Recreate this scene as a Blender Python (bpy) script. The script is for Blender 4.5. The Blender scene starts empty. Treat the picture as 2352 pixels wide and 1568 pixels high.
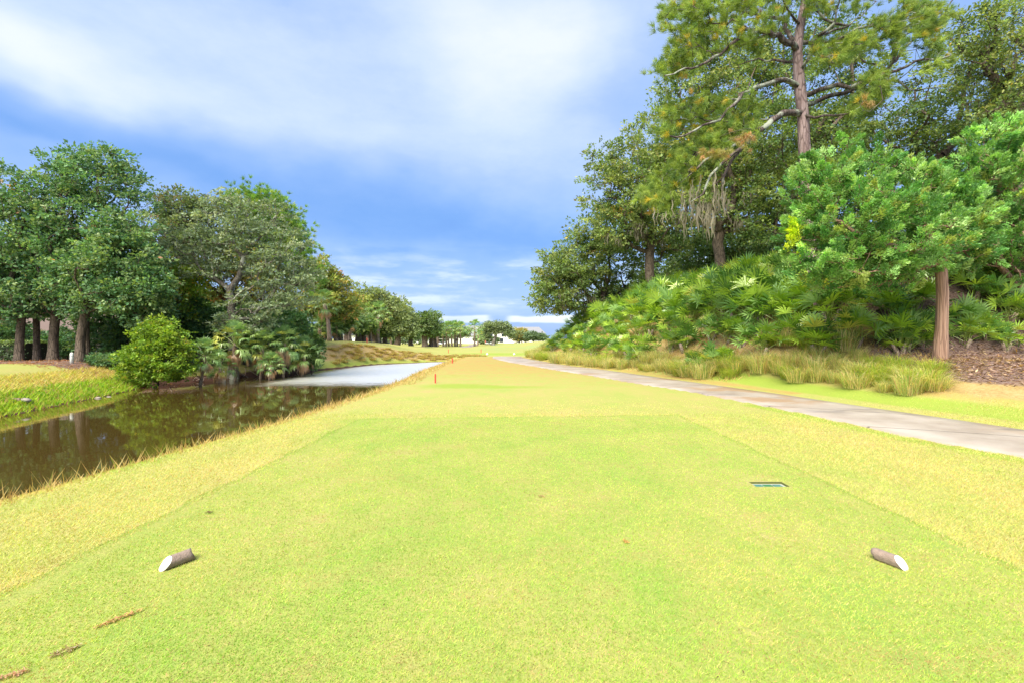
import bpy, math, random
import numpy as np

# ------------------------------------------------------------------ camera, sky, sun, exposure
S = bpy.context.scene
COL = S.collection
F = 1110.0          # focal length in units of a 2352 px wide picture
CX, HY = 1176.0, 775.0
CAMZ = 1.65
EXPO = 2.75
cam_d = bpy.data.cameras.new("camera")
cam = bpy.data.objects.new("camera", cam_d)
COL.objects.link(cam)
cam_d.sensor_width = 36.0
cam_d.lens = 36.0 * F / 2352.0
cam.location = (0, 0, CAMZ)
cam.rotation_euler = (math.radians(90), 0, 0)
cam_d.shift_y = -(784.0 - HY) / 2352.0
cam_d.clip_start = 0.05
cam_d.clip_end = 5000
S.camera = cam
S.render.resolution_x, S.render.resolution_y = 1024, 682
S.view_settings.view_transform = 'Standard'
S.view_settings.look = 'None'
S.view_settings.exposure = EXPO
S.view_settings.gamma = 1
S.render.engine = 'CYCLES'
try:
    S.cycles.max_bounces = 6
    S.cycles.diffuse_bounces = 3
    S.cycles.glossy_bounces = 3
    S.cycles.transparent_max_bounces = 8
    S.cycles.use_denoising = True
except Exception:
    pass

SUN_EL, SUN_AZ = math.radians(50), math.radians(208)   # azimuth from +Y towards +X: behind the camera, to the left
sun_d = bpy.data.lights.new("sun", 'SUN')
sun = bpy.data.objects.new("sun", sun_d)
COL.objects.link(sun)
sun_d.energy = 1.5
sun_d.angle = math.radians(40)
sun_d.color = (1.0, 0.90, 0.70)
from mathutils import Vector
sdir = Vector((math.sin(SUN_AZ) * math.cos(SUN_EL), math.cos(SUN_AZ) * math.cos(SUN_EL), math.sin(SUN_EL)))
sun.rotation_euler = (-sdir).to_track_quat('-Z', 'Y').to_euler()
sun.location = sdir * 60


class NT:
    """small helper round a node tree"""
    def __init__(s, nt):
        s.nt = nt; s.n = nt.nodes; s.l = nt.links
    def node(s, t, **k):
        n = s.n.new(t)
        for a, v in k.items():
            setattr(n, a, v)
        return n
    def put(s, sock, v):
        if v is None: return
        if hasattr(v, 'is_linked') or hasattr(v, 'links'):
            s.l.new(v, sock)
        else:
            if hasattr(sock.default_value, '__len__') and isinstance(v, (tuple, list)):
                if len(sock.default_value) == 4 and len(v) == 3: v = (*v, 1)
            sock.default_value = v
    def math(s, op, a, b=None, c=None, clamp=False):
        n = s.node('ShaderNodeMath', operation=op); n.use_clamp = clamp
        s.put(n.inputs[0], a)
        if b is not None: s.put(n.inputs[1], b)
        if c is not None: s.put(n.inputs[2], c)
        return n.outputs[0]
    def noise(s, vec, scale, detail=3, rough=.5, dim='3D'):
        n = s.node('ShaderNodeTexNoise'); n.noise_dimensions = dim
        if vec is not None: s.l.new(vec, n.inputs['Vector'])
        n.inputs['Scale'].default_value = scale
        n.inputs['Detail'].default_value = detail
        n.inputs['Roughness'].default_value = rough
        return n.outputs['Fac']
    def mapping(s, vec, scale=(1, 1, 1), rot=(0, 0, 0), loc=(0, 0, 0)):
        n = s.node('ShaderNodeMapping')
        s.l.new(vec, n.inputs['Vector'])
        n.inputs['Scale'].default_value = scale
        n.inputs['Rotation'].default_value = rot
        n.inputs['Location'].default_value = loc
        return n.outputs[0]
    def sstep(s, x, a, b, c=0.0, d=1.0):
        n = s.node('ShaderNodeMapRange', interpolation_type='SMOOTHSTEP')
        s.put(n.inputs[0], x)
        for i, v in enumerate((a, b, c, d)):
            s.put(n.inputs[i + 1], v)
        return n.outputs[0]
    def mix(s, f, a, b, mode='MIX'):
        n = s.node('ShaderNodeMix', data_type='RGBA', blend_type=mode)
        s.put(n.inputs[0], f); s.put(n.inputs[6], a); s.put(n.inputs[7], b)
        return n.outputs[2]
    def ramp(s, f, stops):
        n = s.node('ShaderNodeValToRGB')
        s.put(n.inputs[0], f)
        e = n.color_ramp.elements
        while len(e) < len(stops): e.new(0.5)
        for el, (p, c) in zip(e, stops):
            el.position = p; el.color = (*c, 1)
        return n.outputs[0]
    def attr(s, name, what='Fac'):
        n = s.node('ShaderNodeAttribute'); n.attribute_name = name
        return n.outputs[what]


# ---- the sky: Nishita air with a cloud deck in front of it, all by direction
world = bpy.data.worlds.new("World")
S.world = world
world.use_nodes = True
W = NT(world.node_tree)
W.n.clear()
bg = W.node('ShaderNodeBackground'); bg.inputs['Strength'].default_value = 0.1
wo = W.node('ShaderNodeOutputWorld'); W.l.new(bg.outputs[0], wo.inputs[0])
sky = W.node('ShaderNodeTexSky', sky_type='NISHITA')
sky.sun_disc = False
sky.sun_elevation = SUN_EL
sky.sun_rotation = SUN_AZ
tc = W.node('ShaderNodeTexCoord')
vec = tc.outputs['Generated']
nrm = W.node('ShaderNodeVectorMath', operation='NORMALIZE'); W.l.new(vec, nrm.inputs[0]); vec = nrm.outputs[0]
sep = W.node('ShaderNodeSeparateXYZ'); W.l.new(vec, sep.inputs[0])
az0 = W.math('ARCTAN2', sep.outputs[0], sep.outputs[1])
el0 = W.math('ARCSINE', sep.outputs[2])
n1 = W.noise(W.mapping(vec, scale=(1, 1, 1.5)), 2.6, 4, .55)
n2 = W.noise(W.mapping(vec, scale=(1, 1, 1.5), loc=(7, 3, 1)), 2.6, 4, .55)
az = W.math('MULTIPLY_ADD', W.math('SUBTRACT', n1, .5), .34, az0)
el = W.math('MULTIPLY_ADD', W.math('SUBTRACT', n2, .5), .22, el0)


def blob(px, py, rx, ry, rot, amp):
    dx = px - CX
    a0 = math.atan(dx / F); e0 = math.atan((HY - py) / math.hypot(F, dx))
    k = math.cos(a0); ra = rx / F * k * k; re = ry / F * k * (math.cos(e0) ** 2)
    c, s_ = math.cos(math.radians(rot)), math.sin(math.radians(rot))
    da = W.math('SUBTRACT', az, a0); de = W.math('SUBTRACT', el, e0)
    u = W.math('MULTIPLY_ADD', da, c / ra, W.math('MULTIPLY', de, s_ / ra))
    v = W.math('MULTIPLY_ADD', de, c / re, W.math('MULTIPLY', da, -s_ / re))
    r = W.math('ADD', W.math('MULTIPLY', u, u), W.math('MULTIPLY', v, v))
    return W.math('MULTIPLY', W.math('EXPONENT', W.math('MULTIPLY', r, -1.0)), amp)


t = W.math('MULTIPLY_ADD', W.math('SUBTRACT', W.noise(W.mapping(vec, scale=(1, 1, 3.2)), 2.2, 6, .6), .5), .26, .50)
t = W.math('MULTIPLY_ADD', W.math('SUBTRACT', W.noise(W.mapping(vec, scale=(1, 1, 2.2), loc=(2, 5, 3)), 9, 8, .68), .5), .16, t)
t = W.math('ADD', t, W.sstep(el0, math.radians(38), math.radians(60), 0, .30))
t = W.math('ADD', t, W.sstep(W.math('ABSOLUTE', az0), math.radians(52), math.radians(90), 0, .2))
for b in [(1060, 30, 480, 260, -10, .20), (1130, 110, 280, 190, -20, .13), (60, 110, 230, 110, -14, .36),
          (330, 190, 380, 90, -16, .24), (760, 270, 480, 110, -14, .24), (1330, 70, 260, 160, 0, .26),
          (500, 60, 500, 90, 0, .12), (1250, 330, 260, 110, -20, .14),
          (60, 300, 280, 45, -16, -.16), (420, 400, 380, 60, -15, -.20), (900, 480, 330, 80, -8, -.22),
          (1150, 560, 330, 45, 0, -.20), (1470, 110, 90, 190, 0, -.09), (1000, 700, 200, 18, 0, -.2),
          (130, 350, 140, 22, -10, .12)]:
    t = W.math('ADD', t, blob(*b))
# low streaks of cloud near the horizon
st = W.noise(W.mapping(vec, scale=(3.2, 3.2, 17), rot=(0, math.radians(4), 0)), 2.3, 5, .55)
band = W.math('MULTIPLY', W.sstep(el0, .035, .075), W.sstep(el0, .205, .13))
t = W.math('ADD', t, W.math('MULTIPLY', W.math('MULTIPLY', W.sstep(st, .40, .66), band), .34))
el_w = W.math('MULTIPLY_ADD', W.math('SUBTRACT', W.noise(W.mapping(vec, scale=(1, 1, 4)), 13, 3), .5), .012, el0)
strip = W.math('MULTIPLY', W.sstep(el_w, .028, .033), W.sstep(el_w, .048, .042))
gap = W.sstep(W.math('ABSOLUTE', W.math('SUBTRACT', az, -.012)), .008, .03)
t = W.math('ADD', t, W.math('MULTIPLY', W.math('MULTIPLY', strip, gap), .5))
cloud = W.ramp(t, [(0.0, (.09, .26, .76)), (.24, (.17, .38, .86)), (.45, (.29, .49, .93)), (.62, (.43, .60, .97)),
                   (.80, (.66, .79, 1.0)), (1.0, (.90, .96, 1.0))])
k = 1.0 / (2 ** EXPO) / 0.1
sc = W.node('ShaderNodeVectorMath', operation='SCALE'); W.l.new(cloud, sc.inputs[0]); sc.inputs['Scale'].default_value = k
W.l.new(W.mix(.95, sky.outputs[0], sc.outputs[0]), bg.inputs['Color'])

# ------------------------------------------------------------------ helpers
R = np.random.default_rng(7)


def at(px, py, Z):
    return np.array([(px - CX) / F * Z, Z, CAMZ - (py - HY) / F * Z])


def smooth(t):
    t = np.clip(t, 0, 1); return t * t * (3 - 2 * t)


def link(o, parent=None):
    COL.objects.link(o)
    if parent is not None: o.parent = parent
    return o


def tag(o, label=None, cat=None, group=None, kind=None):
    if label: o['label'] = label
    if cat: o['category'] = cat
    if group: o['group'] = group
    if kind: o['kind'] = kind
    return o


def empty(name, loc=(0, 0, 0), rz=0.0):
    o = bpy.data.objects.new(name, None)
    o.location = [float(v) for v in loc]; o.rotation_euler = (0, 0, rz)
    o.empty_display_size = .3
    return link(o)


def mesh_np(name, V, faces, mat, parent=None, tint=None, smooth_shade=False, attrs=None):
    """V (n,3); faces: (m,k) int array or list of such arrays"""
    if not isinstance(faces, (list, tuple)): faces = [faces]
    faces = [f for f in faces if len(f)]
    me = bpy.data.meshes.new(name)
    V = np.asarray(V, dtype=np.float32)
    me.vertices.add(len(V)); me.vertices.foreach_set('co', V.ravel())
    loops = np.concatenate([f.ravel() for f in faces]).astype(np.int32)
    tot = np.concatenate([np.full(len(f), f.shape[1]) for f in faces]).astype(np.int32)
    start = np.concatenate([[0], np.cumsum(tot)[:-1]]).astype(np.int32)
    me.loops.add(len(loops)); me.loops.foreach_set('vertex_index', loops)
    me.polygons.add(len(tot)); me.polygons.foreach_set('loop_start', start)
    try: me.polygons.foreach_set('loop_total', tot)
    except Exception: pass
    me.polygons.foreach_set('use_smooth', np.full(len(tot), bool(smooth_shade)))
    if tint is not None:
        a = me.color_attributes.new('tint', 'FLOAT_COLOR', 'POINT')
        c = np.ones((len(V), 4), np.float32); c[:, :3] = tint
        a.data.foreach_set('color', c.ravel())
    if attrs:
        for k_, v in attrs.items():
            a = me.attributes.new(k_, 'FLOAT', 'POINT'); a.data.foreach_set('value', np.asarray(v, np.float32))
    me.update(calc_edges=True)
    me.validate()
    if mat: me.materials.append(mat)
    o = bpy.data.objects.new(name, me)
    return link(o, parent)


class MB:
    """collects boxes, tubes, prisms and builds one mesh"""
    def __init__(s): s.v = []; s.f = {}; s.n = 0
    def add(s, V, faces):
        V = np.asarray(V, float)
        for f in faces:
            s.f.setdefault(len(f), []).append([i + s.n for i in f])
        s.v.append(V); s.n += len(V)
        return s
    def box(s, x0, x1, y0, y1, z0, z1, rz=0, c=(0, 0)):
        V = np.array([(x, y, z) for z in (z0, z1) for x, y in ((x0, y0), (x1, y0), (x1, y1), (x0, y1))], float)
        if rz:
            cs, sn = math.cos(rz), math.sin(rz)
            p = V[:, :2] - np.array(c); V[:, 0] = p[:, 0] * cs - p[:, 1] * sn + c[0]; V[:, 1] = p[:, 0] * sn + p[:, 1] * cs + c[1]
        return s.add(V, [(0, 3, 2, 1), (4, 5, 6, 7), (0, 1, 5, 4), (1, 2, 6, 5), (2, 3, 7, 6), (3, 0, 4, 7)])
    def tube(s, pts, rad, k=8, cap=True):
        pts = np.asarray(pts, float); m = len(pts)
        rad = np.broadcast_to(rad, m)
        T = np.gradient(pts, axis=0); T /= np.linalg.norm(T, axis=1, keepdims=True) + 1e-9
        ref = np.array([0, 0, 1.0]) if abs(T[0][2]) < .9 else np.array([1.0, 0, 0])
        a = np.arange(k) * 2 * math.pi / k
        V = []
        u = np.cross(T[0], ref); u /= np.linalg.norm(u)
        for i in range(m):
            u = u - T[i] * np.dot(u, T[i]); u /= np.linalg.norm(u) + 1e-9
            w = np.cross(T[i], u)
            V.append(pts[i] + rad[i] * (np.cos(a)[:, None] * u + np.sin(a)[:, None] * w))
        V = np.concatenate(V)
        fs = [(i * k + j, i * k + (j + 1) % k, (i + 1) * k + (j + 1) % k, (i + 1) * k + j) for i in range(m - 1) for j in range(k)]
        if cap: fs += [tuple(range(k))[::-1], tuple((m - 1) * k + j for j in range(k))]
        return s.add(V, fs)
    def build(s, name, mat, parent=None, smooth_shade=False, tint=None):
        V = np.concatenate(s.v)
        return mesh_np(name, V, [np.array(f) for f in s.f.values()], mat, parent, smooth_shade=smooth_shade, tint=tint)


def bevel(o, w=.01, seg=2):
    m = o.modifiers.new('bevel', 'BEVEL'); m.width = w; m.segments = seg; m.limit_method = 'ANGLE'
    return o


# ------------------------------------------------------------------ materials
def new_mat(name):
    m = bpy.data.materials.new(name); m.use_nodes = True
    T = NT(m.node_tree); T.n.clear()
    out = T.node('ShaderNodeOutputMaterial')
    p = T.node('ShaderNodeBsdfPrincipled')
    T.l.new(p.outputs[0], out.inputs[0])
    T.p = p; T.out = out
    T.pos = T.node('ShaderNodeNewGeometry').outputs['Position']
    T.obj = T.node('ShaderNodeTexCoord').outputs['Object']
    return m, T


def bump(T, h, strength=.3, dist=.02):
    b = T.node('ShaderNodeBump'); b.inputs['Strength'].default_value = strength; b.inputs['Distance'].default_value = dist
    T.put(b.inputs['Height'], h); T.l.new(b.outputs[0], T.p.inputs['Normal']); return b


def mat_plain(name, col, rough=.6, var=.15, scale=8, metal=0, bumps=.1):
    m, T = new_mat(name)
    n = T.noise(T.obj, scale, 4, .6)
    T.put(T.p.inputs['Base Color'], T.mix(n, tuple(c * (1 - var) for c in col), tuple(min(1, c * (1 + var)) for c in col)))
    T.p.inputs['Roughness'].default_value = rough; T.p.inputs['Metallic'].default_value = metal
    if bumps: bump(T, T.noise(T.obj, scale * 5, 3), bumps, .01)
    return m


def mat_leaf(name, transl=.35, rough=.45, spec=.35, gain=1.0):
    m, T = new_mat(name)
    c = T.mix(1.0, T.attr('tint', 'Color'), (gain, gain, gain), 'MULTIPLY')
    T.l.new(c, T.p.inputs['Base Color'])
    T.p.inputs['Roughness'].default_value = rough
    T.p.inputs['Specular IOR Level'].default_value = spec
    tr = T.node('ShaderNodeBsdfTranslucent')
    T.l.new(T.mix(1.0, c, (1.5, 1.45, .6), 'MULTIPLY'), tr.inputs['Color'])
    mx = T.node('ShaderNodeMixShader'); mx.inputs[0].default_value = transl
    T.l.new(T.p.outputs[0], mx.inputs[1]); T.l.new(tr.outputs[0], mx.inputs[2])
    T.l.new(mx.outputs[0], T.out.inputs[0])
    return m


def mat_bark(name, a, b, scale=6, pale=None, stretch=.22, crack=.45):
    m, T = new_mat(name)
    v = T.mapping(T.obj, scale=(1, 1, stretch))
    n = T.noise(v, scale, 5, .65)
    vo = T.node('ShaderNodeTexVoronoi', feature='DISTANCE_TO_EDGE'); T.l.new(v, vo.inputs['Vector']); vo.inputs['Scale'].default_value = scale * 2.2
    col = T.mix(T.sstep(n, .35, .65), a, b)
    col = T.mix(T.sstep(vo.outputs[0], .0, .12), tuple(c * crack for c in a), col)
    if pale:
        col = T.mix(T.sstep(T.noise(T.obj, 1.7, 4, .6), .5, .62), col, pale)
    T.put(T.p.inputs['Base Color'], col)
    T.p.inputs['Roughness'].default_value = .9
    bump(T, T.math('ADD', vo.outputs[0], n), .7, .04)
    return m


M_LEAF = mat_leaf('leaf', gain=1.6)
M_NEEDLE = mat_leaf('pine_needle', .35, .5, .3, 1.45)
M_FROND = mat_leaf('palm_frond', .32, .30, .7, 1.65)
M_TUFT = mat_leaf('tuft_blade', .5, .6, .2, 1.3)
M_GRASS = mat_leaf('grass_blade', .35, .6, .2, 1.03)
M_OAKBARK = mat_bark('oak_bark', (.10, .085, .075), (.20, .18, .16), 5, (.34, .36, .32))
M_DARKBARK = mat_bark('dark_oak_bark', (.075, .055, .042), (.16, .125, .10), 5)
M_PINEBARK = mat_bark('pine_bark', (.17, .115, .12), (.33, .25, .265), 3.6, None, .22, .7)
M_PINELIMB = mat_bark('pine_limb_bark', (.05, .035, .035), (.14, .11, .11), 4, (.27, .30, .26))
M_CEDARBARK = mat_bark('cedar_bark', (.25, .15, .11), (.42, .28, .215), 7, None, .045, .7)
M_PALMBARK = mat_bark('palm_bark', (.22, .16, .13), (.38, .30, .25), 8)


# ------------------------------------------------------------------ the lie of the land
CHAN = np.array([(-8.0, -25), (-7.5, 0), (-6.55, 5.8), (-5.85, 11), (-5.6, 15), (-5.8, 22), (-6.15, 28), (-6.2, 38), (-6.1, 46), (-6.3, 51.5),
                 (-8.2, 50.2), (-12.6, 45.6), (-15.4, 38), (-17.3, 29.6), (-19.4, 25.8), (-18.2, 22.4), (-16.5, 15.7), (-15.6, 8), (-15, -25)], float)
PATH_R = np.array([(9.9, -25), (9.7, 0), (9.45, 6), (9.24, 8.7), (8.5, 11.45), (7.9, 14.1), (6.66, 18.3), (4.92, 24.4), (3.25, 29), (1.9, 35),
                   (.9, 40), (.9, 42.5), (2.2, 44.6), (5, 46.2), (10, 47.4), (20, 48)], float)
PATH_L = np.array([(7.5, -25), (7.35, 0), (7.15, 5), (7.06, 6.66), (6.63, 7.96), (6.37, 10.5), (5.5, 14.65), (4.35, 17.9), (3.2, 21.8), (1.75, 26.2),
                   (-.2, 32.5), (-1.6, 38.5), (-1.75, 42), (-.6, 45.4), (2.5, 48.2), (10, 49.9), (20, 50.6)], float)
TEE = np.array([(-3.45, -4), (3.68, -4), (3.55, 10.35), (-3.1, 9.85)], float)


def seg_dist(P, A, B):
    d = B - A; tt = np.clip(((P - A) @ d) / (d @ d), 0, 1)
    return np.linalg.norm(P - (A + tt[:, None] * d), axis=1)


def poly_sd(P, Q):
    """signed distance to polygon Q, negative inside"""
    D = np.full(len(P), 1e9); inside = np.zeros(len(P), bool)
    for i in range(len(Q)):
        A, B = Q[i], Q[(i + 1) % len(Q)]
        D = np.minimum(D, seg_dist(P, A, B))
        cond = (A[1] > P[:, 1]) != (B[1] > P[:, 1])
        with np.errstate(divide='ignore', invalid='ignore'):
            xi = (B[0] - A[0]) * (P[:, 1] - A[1]) / (B[1] - A[1] + 1e-12) + A[0]
        inside ^= cond & (P[:, 0] < xi)
    return np.where(inside, -D, D)


def right_sd(P):
    """distance from the cart path's right edge, positive on the berm's side"""
    Q = np.vstack([PATH_R, [(60, 48)], [(60, -25)]])
    return -poly_sd(P, Q)


PATH_POLY = np.vstack([PATH_R, PATH_L[::-1]])
WATER_Z = -0.9


def fields(P):
    P = np.asarray(P, float).reshape(-1, 2)
    x, y = P[:, 0], P[:, 1]
    base = np.interp(y, [-30, 42, 50, 80, 120, 160, 220, 400, 900], [0, 0, -.35, -.45, -.75, -.8, -.75, -.6, -.6])
    # left high ground
    hl = np.interp(y, [-30, 0, 20, 26, 31, 36, 45, 60, 75, 90, 110, 900], [.4, .4, .38, .38, .15, .75, 1.33, 1.15, .5, 0, -.55, -.6])
    wide = np.interp(y, [0, 40, 60, 200], [4, 8, 13, 16])
    s = smooth((-6.5 - x) / wide)
    land = base * (1 - s) + hl * s
    dip = smooth((y - 28) / 6) * smooth((-24 - x) / 5) * (1 - smooth((y - 62) / 10))
    land = land * (1 - dip) + (-.5) * dip
    # small mound on the far fairway
    land = land + 1.5 * np.exp(-((x - 9) / 12) ** 2 - ((y - 118) / 16) ** 2)
    # berm right of the path
    d = right_sd(P)
    near = np.interp(d, [0, .8, 2, 4.4, 8, 14, 60], [0, .05, .42, 1.02, .90, .95, 1.6])
    far = np.interp(d, [0, .5, 1.2, 2, 4, 7, 12, 60], [0, .06, .25, .8, 2.3, 3.8, 4.5, 4.6])
    kk = smooth((y - 14) / 4)
    fade = 1 - smooth((y - 36) / 9)
    berm = (near * (1 - kk) + far * kk) * (0.35 + .65 * fade) * (1 - smooth((y - 43) / 4))
    # gentle undulation away from tee and path
    und = .05 * np.sin(x * .9 + 1.3 * np.sin(y * .4)) * np.sin(y * .7 + x * .2)
    w_und = smooth((d - 1) / 3) + smooth((-8 - x) / 4)
    land = land + np.where(d > 0, berm, 0) + und * np.clip(w_und, 0, 1)
    # channel
    c = poly_sd(P, CHAN)
    left_side = x < -10
    bw = np.where(x < -9, 5.5, np.interp(y, [0, 12, 18, 30, 46], [1.9, 1.9, 2.1, 2.6, 3.0]))
    bw = np.where((y > 44) & (x < -6.5), 5.0, bw)
    tt = np.clip(c / bw, 0, 1)
    prof = 1 - (1 - tt) ** 2.2
    z = np.where(c > 0, WATER_Z + (land - WATER_Z) * prof, WATER_Z - 0.9 * smooth(-c / 2.0))
    return dict(z=z, chan=c, right=d, land=land)


def ground(x, y):
    return float(fields(np.array([[x, y]]))['z'][0])


def ground_many(x, y):
    return fields(np.stack([x, y], 1))['z']


SIGN = (2.98, 3.22, 5.42, 5.62)     # the hole of the buried yardage plate (x0, x1, y0, y1)


def axis(parts):
    out = []
    for a, b, st in parts:
        n = max(1, int(round((b - a) / st)))
        out += list(np.linspace(a, b, n, endpoint=False))
    out.append(parts[-1][1])
    return out


s0 = np.array([3.03 - .25, 3.03 + .25])
px0, px1 = (1735 - CX), (1808 - CX)
SY0, SY1 = 5.42, 5.60
SX0, SX1 = 2.74, 3.12
xs = sorted(set(axis([(-420, -60, 30), (-60, -24, 1.5), (-24, -9, .4), (-9, 11, .16), (11, 24, .4), (24, 60, 2), (60, 420, 30)]) + [SX0, SX1]))
ys = sorted(set(axis([(-30, 1.5, .9), (1.5, 20, .16), (20, 56, .35), (56, 130, 1.4), (130, 260, 8), (260, 900, 60)]) + [SY0, SY1]))


def clean(a, keep):
    out = []
    for v in a:
        if v not in keep and any(abs(v - k_) < .05 for k_ in keep): continue
        out.append(v)
    return np.array(out)


xs = clean(xs, (SX0, SX1)); ys = clean(ys, (SY0, SY1))
GX, GY = np.meshgrid(xs, ys)
P = np.stack([GX.ravel(), GY.ravel()], 1)
fl = fields(P)
teed = poly_sd(P, TEE)
pathd = poly_sd(P, PATH_POLY)
z = fl['z'].copy()
z -= .018 * smooth(-teed / .12)                           # the tee is mown lower than its surround
z = np.where(pathd < -.06, z - .05, z)                     # bed under the path slab
nx, ny = len(xs), len(ys)
idx = np.arange(nx * ny).reshape(ny, nx)
quads = np.stack([idx[:-1, :-1], idx[:-1, 1:], idx[1:, 1:], idx[1:, :-1]], -1).reshape(-1, 4)
cxq = P[quads].mean(1)
hole = (cxq[:, 0] > SX0) & (cxq[:, 0] < SX1) & (cxq[:, 1] > SY0) & (cxq[:, 1] < SY1)
quads = quads[~hole]

x_, y_, c_, d_ = P[:, 0], P[:, 1], fl['chan'], fl['right']
G = lambda cx, cy, rx, ry: np.exp(-((x_ - cx) / rx) ** 2 - ((y_ - cy) / ry) ** 2)
w_green = 1.2 * np.exp(-((d_ - 1.0) / .42) ** 2) * smooth((y_ - 4) / 5) * (1 - smooth((y_ - 17) / 7))
w_green += .9 * G(-1.9, 16.6, 1.5, 1.1) + .6 * G(.2, 16.2, 1.4, .6) + .5 * G(-2.6, 21, 1.2, 1.6) + .35 * G(2.9, 17, 1.4, 2.2)
w_green += .8 * smooth((y_ - 52) / 6) * (1 - smooth((y_ - 62) / 8)) * smooth((x_ + 12) / 8)
w_green += .9 * np.exp(-((pathd - .25) / .25) ** 2) * (y_ < 12) * (x_ < 8)
w_green += .95 * np.exp(-((c_ - .6) / 1.0) ** 2) * (x_ < -11) * (y_ < 26)
w_green += .7 * np.exp(-((c_ - .3) / .35) ** 2) * (x_ < -7) * (y_ > 38)
w_far = smooth((y_ - 55) / 30) * smooth((x_ + 14) / 14)
w_orange = smooth((y_ - 9) / 22) * (1 - smooth((y_ - 44) / 8)) * (x_ > -7) * (d_ < 0) * .8
w_orange += smooth(1 - c_ / 2.6) * (x_ > -9) * .75
w_orange += np.exp(-((d_ - .35) / .3) ** 2) * (y_ > 14) * .9 + np.exp(-((d_ - 1.9) / .5) ** 2) * .7
w_dry = smooth((d_ - 1.3) / .9) * (1 - smooth((y_ - 46) / 3))
w_dry = np.maximum(w_dry, smooth((c_ - .5) / .8) * (1 - smooth((c_ - 2.4) / 1.4)) * (x_ < -6.9) * (y_ > 33))
w_litter = np.clip(1.7 * G(14.2, 13.2, 3.6, 3.0) * smooth((d_ - 1.9) / .5) * smooth((x_ - 10.6) / .9), 0, 1)
w_litter = np.maximum(w_litter, smooth((y_ - 22.6) / 2.0) * smooth((-18.3 - x_) / 2) * (1 - smooth((y_ - 60) / 10)))
w_litter = np.maximum(w_litter, smooth((d_ - 4.5) / 1.5) * (1 - smooth((y_ - 46) / 3)))
w_soil = smooth(1 - c_ / 1.5) * ((x_ < -9) & (y_ > 24) & (y_ < 38))
w_soil = np.maximum(w_soil, smooth(1 - c_ / .25) * .9)
w_soil = np.maximum(w_soil, smooth((c_ + 1) / 8) * ((x_ < -13) & (y_ > 26) & (y_ < 36.5)) * 1.0 * smooth((x_ + 24) / 3))

m, T = new_mat('turf')
pos = T.pos
nA = T.noise(pos, .55, 4, .6)
nB = T.noise(T.mapping(pos, scale=(1, .45, 1)), 2.6, 5, .65)
nC = T.noise(pos, 17, 4, .7)
nD = T.noise(T.mapping(pos, scale=(1, .7, 1), rot=(0, 0, .5)), 75, 3, .75)
mixn = T.math('ADD', T.math('MULTIPLY', nA, .38), T.math('ADD', T.math('MULTIPLY', nB, .30), T.math('MULTIPLY', nC, .32)))
tee_c = T.ramp(mixn, [(.30, (.17, .305, .045)), (.45, (.245, .315, .055)), (.54, (.30, .325, .07)), (.68, (.37, .32, .11))])
rough_c = T.ramp(mixn, [(.32, (.235, .33, .055)), (.44, (.30, .34, .07)), (.55, (.345, .335, .085)), (.68, (.385, .315, .11))])
or_c = T.ramp(mixn, [(.34, (.30, .285, .065)), (.50, (.345, .275, .068)), (.66, (.36, .225, .068))])
wob = T.math('MULTIPLY_ADD', T.math('SUBTRACT', T.noise(pos, 1.1, 6, .75), .5), .34, T.attr('teed'))
edge = T.sstep(wob, -.06, .08)
col = T.mix(edge, tee_c, rough_c)
nw = T.math('SUBTRACT', nB, .5)
def wmask(name, lo=.35, hi=.65, k_=1.0, nn=None):
    return T.sstep(T.math('MULTIPLY_ADD', nn if nn else nw, k_, T.attr(name)), lo, hi)
col = T.mix(wmask('w_orange', .1, .9, .9), col, or_c)
far_c = T.ramp(T.math('ADD', T.math('MULTIPLY', T.noise(pos, .12, 3), .6), T.math('MULTIPLY', nA, .4)), [(.38, (.25, .33, .085)), (.6, (.32, .315, .07))])
col = T.mix(wmask('w_far', .2, .9, .4), col, far_c)
col = T.mix(T.math('MULTIPLY', wmask('w_green', .25, .85, .8), .75), col, (.215, .325, .03))
dry_c = T.ramp(T.math('ADD', T.math('MULTIPLY', nC, .6), T.math('MULTIPLY', nB, .4)), [(.32, (.20, .15, .05)), (.5, (.38, .28, .09)), (.66, (.44, .35, .14))])
col = T.mix(wmask('w_dry', .3, .7, .7), col, dry_c)
lit_c = T.ramp(T.math('ADD', T.math('MULTIPLY', nC, .7), T.math('MULTIPLY', nD, .3)), [(.34, (.06, .040, .026)), (.48, (.15, .10, .065)), (.62, (.28, .22, .15)), (.7, (.36, .30, .20))])
col = T.mix(wmask('w_litter', .35, .65, .6), col, lit_c)
col = T.mix(wmask('w_soil', .35, .7, .5), col, (.085, .045, .028))
# fine blades, thatch and brown flecks
col = T.mix(T.sstep(nD, .42, .66, 0, .55), col, T.mix(1.0, col, (1.35, 1.22, 1.25), 'MULTIPLY'))
col = T.mix(T.sstep(nD, .44, .26, 0, .6), col, T.mix(1.0, col, (.60, .74, .5), 'MULTIPLY'))
fleck = T.math('MULTIPLY', T.sstep(T.noise(T.mapping(pos, scale=(1, 1.8, 1)), 60, 2, .5), .66, .74), T.sstep(T.noise(pos, 1.1, 3, .6), .44, .6))
col = T.mix(T.math('MULTIPLY', fleck, .6), col, (.20, .13, .06))
col = T.mix(1.0, col, (.91, .91, 1.25), 'MULTIPLY')
lip = T.math('MULTIPLY', T.sstep(T.math('ABSOLUTE', wob), .045, .0), .55)
col = T.mix(lip, col, (.15, .24, .035))
T.put(T.p.inputs['Base Color'], col)
T.p.inputs['Roughness'].default_value = .95
T.p.inputs['Specular IOR Level'].default_value = .1
bump(T, T.math('ADD', nD, T.math('MULTIPLY', nC, 1.4)), .45, .025)
M_TURF = m
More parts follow.
